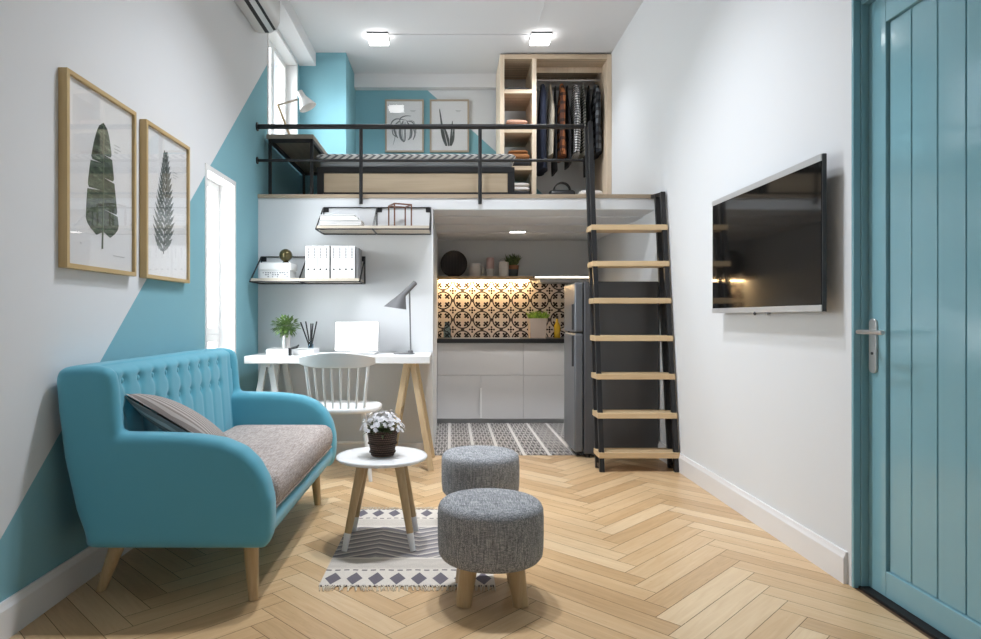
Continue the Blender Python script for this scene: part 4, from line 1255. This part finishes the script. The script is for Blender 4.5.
# lobes of a split leaf
def stroke(mbx, pts, w0):
    P_ = [V(*px2(*p)) for p in pts]
    def cr(p0, p1, p2, p3, t): return .5 * ((2 * p1) + (p2 - p0) * t + (2 * p0 - 5 * p1 + 4 * p2 - p3) * t * t + (3 * p1 - p0 - 3 * p2 + p3) * t ** 3)
    out = []
    for i in range(len(P_) - 1):
        for k in range(6): out.append(cr(P_[max(0, i - 1)], P_[i], P_[i + 1], P_[min(len(P_) - 1, i + 2)], k / 6))
    out.append(P_[-1])
    l, r = [], []
    for i, p in enumerate(out):
        dd = (out[min(i + 1, len(out) - 1)] - out[max(i - 1, 0)]).normalized(); nn = V(-dd.y, dd.x)
        w_ = w0 * (.35 + .65 * math.sin(PI * i / (len(out) - 1)))
        l.append(p + nn * w_); r.append(p - nn * w_)
    mbx.ring_loft([[V(p.x, yy - .0005, p.y) for p in (l[i], r[i])] + [V(p.x, yy + .0006, p.y) for p in (r[i], l[i])] for i in range(len(l))])
for pts, w_ in (([(401, 127), (400, 119), (405, 116), (411, 116)], .006), ([(405, 120), (396, 119), (391, 124), (393, 132)], .007), ([(399, 121), (394, 127), (396, 135), (398, 138)], .010),
                ([(403, 121), (400, 130), (401, 138), (404, 142)], .014), ([(405, 122), (405, 131), (405, 139), (404, 142)], .008), ([(406, 121), (412, 122), (415, 127), (416, 133)], .007),
                ([(407, 122), (411, 128), (411, 136), (408, 140)], .012), ([(395, 128), (395, 137), (393, 145)], .003), ([(413, 127), (415, 134), (413, 140)], .008), ([(392, 126), (393, 134), (397, 137)], .006)):
    stroke(mb, pts, w_)
mb.build('printed_leaf', plain('drawing_ink', '70777A', .8), t)
for pts, w_ in (([(400, 120), (396, 128), (397, 137)], .0022), ([(404, 120), (402, 131), (404, 142)], .0024), ([(405, 119), (410, 127), (409, 140)], .0022), ([(401, 126), (400, 119), (406, 115.5)], .0022), ([(391, 125), (394, 119.5), (400, 119)], .0022), ([(409, 120), (414, 122), (416.5, 130)], .0022)):
    stroke(ml, pts, w_)
ml.build('printed_line', M['ink'], t)
t, yy = back_print('line drawing of upright blade leaves above the bed beside the wardrobe', -.225, .212)
mb = MB()
for pts, w_ in (([(447, 146), (444, 135), (442, 126), (439.5, 109)], .012), ([(446, 146), (443, 137), (441, 129)], .013), ([(449, 146), (447, 136), (444, 127)], .014), ([(450, 146), (451, 137), (452.5, 121)], .011),
                ([(451, 146), (453, 139), (454, 128)], .014), ([(448.5, 146), (448, 139), (446, 132)], .012)):
    stroke(mb, pts, w_)
mb.build('printed_blades', plain('blade_ink', '4A5150', .8), t)

# wardrobe
wd = thing('wardrobe', 'tall open wooden wardrobe with shelves and hanging rod in the loft corner', 'wardrobe', (1.07, 6.93, ZL))
wy0, wy1 = 6.62, 7.195
zt0, zt1 = 3.715, 3.760
for a, b, nm in ((.506, .551, 'side_panel'), (.832, .876, 'divider'), (1.592, XR - .003, 'side_panel')):
    MB().box(a, b, wy0, wy1, ZL, zt0 if nm == 'divider' else zt1).build(nm, M['wardrobe'], wd, bevel=.002)
MB().box(.551, 1.592, wy0, wy1, zt0, zt1).build('top_board', M['slatted'], wd)
MB().box(.877, 1.591, 6.85, 6.87, 3.66, zt0).build('rod_board', M['wardrobe'], wd)
SH = (3.388, 2.990, 2.612)
for z in SH: MB().box(.552, .831, wy0 + .004, wy1, z - .022, z + .018).build('shelf', M['slatted'], wd)
LOW = 2.345
MB().box(.877, 1.591, wy0 + .03, wy1, LOW - .03, LOW).build('low_shelf', M['slatted'], wd)
MB().box(.552, .831, wy0 + .01, wy1, 2.30, 2.33).build('shelf', M['slatted'], wd)
ROD = 3.615
MB().tube([(.876, 6.95, ROD), (1.592, 6.95, ROD)], .011, 12).build('hanging_rod', M['steel'], wd, smooth=50)

# clothes: lofted from shoulder to hem, with a sleeve at the front
def garment(name, label, cat, x, w, z0, z1, mat, depth=.40, seed=0, sleeve=None, y=6.95):
    rnd = random.Random(seed); ph = rnd.random() * 6
    t = thing(name, label, cat, (x, y, z1), 'clothes on the wardrobe rod')
    mb = MB(); rings = []; n = 28
    for i in range(16):
        s = i / 15; z = z1 + (z0 - z1) * s
        sh = min(1, .30 + 1.9 * s) if s < .37 else 1.0
        wx = w * (.42 + .58 * min(1, s * 2.2)) * (1 + .05 * math.sin(6 * s + ph)); dy = depth * (.5 * sh)
        rings.append([V(x + wx / 2 * math.cos(a) * (1 + .16 * math.sin(5 * a + ph + 2.5 * s)) + .006 * math.sin(5 * s + ph), y + dy * (.5 + .5 * sh) * math.sin(a), z) for a in [2 * PI * k / n for k in range(n)]])
    mb.ring_loft(rings); mb.build('garment_body', mat, t, smooth=60)
    if sleeve:
        sm, zlow = sleeve
        ys = y - depth * .46
        MB().tube([(x - w * .05, ys + .06, z1 - .06), (x - w * .12, ys - .005, z1 - .16), (x - w * .2, ys - .02, (z1 + zlow) / 2), (x - w * .22, ys - .005, zlow)], [w * .22, w * .34, w * .32, w * .22], 12).build('sleeve', sm, t, smooth=60)
    h = MB(); h.tube([(x, y, z1 - .01), (x, y, z1 + .022)], .0022, 6)
    h.tube([(x, y + .017 * math.cos(a), ROD + .002 + .017 * math.sin(a)) for a in [math.radians(-90 + 24 * k) for k in range(11)]], .0022, 6)
    ho = tag(h.build('coat_hanger', M['steel'], smooth=60), '%s' % ('wire hanger hook above the ' + label.split(' hanging')[0]), 'hanger', 'hangers on the wardrobe rod')
    return t
def gx(px_): return (px_ - CX) * 6.95 / F
garment('coat', 'navy coat hanging leftmost on the wardrobe rod', 'coat', gx(542.0), .092, 2.64, 3.565, M['navy'], .42, 1, (M['navy'], 2.72))
garment('shirt', 'cream shirt hanging next to the navy coat', 'shirt', gx(550.2), .052, 2.79, 3.56, M['cream'], .40, 2)
garment('jacket', 'brown and charcoal jacket hanging just left of the orange plaid shirt', 'jacket', gx(554.5), .026, 2.63, 3.545, M['charcoal'], .37, 3)
garment('shirt', 'orange plaid flannel shirt hanging on the wardrobe rod', 'shirt', gx(560.8), .084, 2.785, 3.565, M['plaid_orange'], .42, 4, (M['plaid_orange'], 2.82))
garment('blouse', 'dark blue-grey blouse hanging just left of the checked gingham shirt', 'blouse', gx(567.3), .038, 2.70, 3.55, M['charcoal'], .36, 5)
garment('shirt', 'black and white gingham shirt hanging in the wardrobe', 'shirt', gx(574.6), .080, 2.80, 3.565, M['gingham'], .42, 6, (M['gingham'], 2.82))
garment('shirt', 'flecked black and cream shirt hanging right of the gingham shirt', 'shirt', gx(582.2), .056, 2.82, 3.56, M['flecked'], .39, 7)
garment('jacket', 'black jacket hanging just left of the grey plaid shirt', 'jacket', gx(587.6), .036, 2.62, 3.55, M['charcoal'], .38, 8)
garment('shirt', 'grey plaid shirt hanging rightmost on the wardrobe rod', 'shirt', gx(595.2), .080, 2.81, 3.56, M['plaid_grey'], .41, 9, (M['plaid_grey'], 2.84))

# folded clothes on the shelves
def folded(name, label, cat, x0, x1, y0, y1, z, h, mat, seed=0, group=None):
    rnd = random.Random(seed); rings = []
    for i in range(7):
        a = i / 6; ins = .02 * (1 - math.sin(PI * a) ** .5)
        r = sq_ring(x0 + ins, x1 - ins, y0 + ins, y1 - ins, z + h * a, .03)
        rings.append([p + V(.004 * math.sin(9 * p.y + seed + 3 * a), .005 * math.sin(14 * p.x + seed), 0) for p in r])
    mb = MB().ring_loft(rings)
    t = tag(mb.build(name, mat, smooth=60), label, cat, group)
    return t
folded('folded_garment', 'black folded garment alone on the top wardrobe shelf', 'folded clothes', .575, .82, 6.65, 7.0, SH[0] + .018, .028, M['charcoal'], 1)
z = SH[1] + .018
folded('folded_sweater', 'blush pink folded sweater, bottom of the pair on the second wardrobe shelf', 'folded clothes', .566, .822, 6.65, 7.05, z, .058, M['blush'], 2)
folded('folded_sweater', 'blush pink folded sweater, top of the pair on the second wardrobe shelf', 'folded clothes', .575, .79, 6.66, 7.03, z + .0585, .048, M['blush'], 3)
z = SH[2] + .018
folded('folded_trousers', 'black folded trousers under the rust brown pile in the wardrobe', 'folded clothes', .56, .825, 6.645, 7.08, z, .075, M['charcoal'], 4)
folded('folded_sweater', 'rust brown folded sweater lying on the black trousers in the wardrobe', 'folded clothes', .565, .815, 6.65, 7.05, z + .0755, .062, M['rust'], 5)
folded('folded_sweater', 'rust brown folded scarf, topmost of the pile on the third wardrobe shelf', 'folded clothes', .60, .80, 6.66, 7.0, z + .138, .035, M['rust'], 6)
folded('folded_trousers', 'black folded cloth on the lowest wardrobe shelf under the white towels', 'folded clothes', .56, .82, 6.65, 7.05, 2.33, .052, M['charcoal'], 7)
folded('folded_towel', 'white folded towel, lower of two on the lowest wardrobe shelf', 'towel', .565, .815, 6.66, 7.03, 2.3825, .045, M['towel'], 8)
folded('folded_towel', 'white folded towel, upper of two on the lowest wardrobe shelf', 'towel', .57, .81, 6.66, 7.03, 2.428, .045, M['towel'], 9)
# handbag and cloth below the hanging clothes
hb = thing('handbag', 'black leather handbag with two looped handles below the hanging clothes', 'handbag', (1.18, 6.90, LOW))
x, y, z = hb.location
mb = MB(); mb.ring_loft([sq_ring(x - a, x + a, y - b, y + b, z + h_, .03) for a, b, h_ in ((.13, .055, 0), (.14, .062, .02), (.135, .05, .075), (.12, .028, .09))])
mb.build('bag_body', M['leather'], hb, smooth=50)
for dy in (-.025, .025):
    MB().tube([(x + .085 * math.cos(t) , y + dy, z + .085 + .085 * math.sin(t)) for t in [PI * k / 18 for k in range(19)]], .007, 8).build('handle', M['leather'], hb, smooth=60)
folded('crumpled_cloth', 'white cloth lying beside the black handbag in the wardrobe', 'cloth', 1.34, 1.58, 6.72, 7.0, LOW, .06, M['towel'], 10)

# ------------------------------------------------------------------ ceiling lamps
def ceiling_lamp(label, x, y, k=30.0):
    t = thing('ceiling_light', label, 'ceiling light', (x, y, ZC - .06), 'square ceiling lamps')
    MB().box(x - .098, x + .098, y - .098, y + .098, ZC - .014, ZC).build('mounting_plate', M['greyplastic'], t)
    MB().box(x - .092, x + .092, y - .092, y + .092, ZC - .055, ZC - .014).build('diffuser', LAMP, t, bevel=.006)
    return t
LAMP = light_mat('lamp_diffuser', (1.0, .995, .98, 1), P_LAMP)
a = ceiling_lamp('square ceiling lamp above the bed and the teal column', -.683, 6.24)
dup(a, (.863, 6.24, ZC - .06), 'square ceiling lamp above the wardrobe')
dup(a, (-.14, 3.60, ZC - .06), 'square ceiling lamp above the sofa, outside the frame of the photo')
dup(a, (.42, 3.60, ZC - .06), 'square ceiling lamp in front of the television, outside the frame of the photo')

def area(name, loc, target, sx, sy, power, col=(1, 1, 1)):
    l = bpy.data.lights.new(name, 'AREA'); l.shape = 'RECTANGLE'; l.size = sx; l.size_y = sy; l.energy = power; l.color = col
    o = bpy.data.objects.new(name, l); COL.objects.link(o); o.location = loc
    o.rotation_euler = (Vector(target) - Vector(loc)).to_track_quat('-Z', 'Y').to_euler()
    return o
# lamps below their diffusers
for x, y, p in ((-.14, 3.60, P_MAIN), (.42, 3.60, P_MAIN * .7), (-.683, 6.24, P_LOFT), (.863, 6.24, P_LOFT)):
    area('lamp_light', (x, y, ZC - .062), (x, y, 0), .20, .20, p, (.93, .97, 1.04)).data.spread = math.radians(122)
area('kitchen_lamp_light', (.665, 6.44, 1.930), (.665, 6.3, 0), .14, .08, P_KIT, (1, .97, .93)).data.spread = math.radians(105)
# daylight entering through the two windows on the left and fill light through the added front window
area('daylight_lower_window', (XL - .30, 4.36, 1.43), (0, 4.75, 1.2), .56, 1.22, P_W1, (.92, .97, 1))
area('daylight_loft_window', (XL - .30, 6.0, 3.08), (.6, 6.5, 2.2), 1.0, 1.0, P_W2, (.92, .97, 1)).data.spread = math.radians(110)
area('fill_added_front_window', (-.65, YN - .35, 1.75), (-.3, 2, 1.5), 1.4, 1.6, P_W3, (.95, .98, 1))  # added fill light, set outside the invented front window

w = bpy.data.worlds.new('sky'); sc.world = w; w.use_nodes = True
nt = w.node_tree; bg = nt.nodes['Background']
sky = nt.nodes.new('ShaderNodeTexSky'); sky.sky_type = 'NISHITA'; sky.sun_disc = False; sky.sun_elevation = math.radians(42); sky.sun_rotation = math.radians(90)
mx = nt.nodes.new('ShaderNodeMix'); mx.data_type = 'RGBA'; mx.inputs[0].default_value = .85
nt.links.new(sky.outputs[0], mx.inputs[6]); mx.inputs[7].default_value = (1, 1.0, 1.02, 1)
nt.links.new(mx.outputs[2], bg.inputs[0]); bg.inputs[1].default_value = P_SKY

cam = bpy.data.cameras.new('camera'); co = bpy.data.objects.new('camera', cam); COL.objects.link(co)
co.location = (0, 0, CH); co.rotation_euler = (PI / 2, 0, 0)
cam.lens = 24; cam.sensor_width = 36; cam.sensor_fit = 'HORIZONTAL'; cam.clip_start = .02
cam.shift_x = 40.5 / 981; cam.shift_y = -2.5 / 981
sc.camera = co
sc.view_settings.view_transform = 'Standard'; sc.view_settings.look = 'None'; sc.view_settings.gamma = 1.0
sc.view_settings.exposure = EXPO; sc.view_settings.use_curve_mapping = False
sc.cycles.use_denoising = True
sc.cycles.max_bounces = 10; sc.cycles.diffuse_bounces = 5; sc.cycles.transparent_max_bounces = 12; sc.cycles.glossy_bounces = 4
sc.cycles.sample_clamp_indirect = 6.0
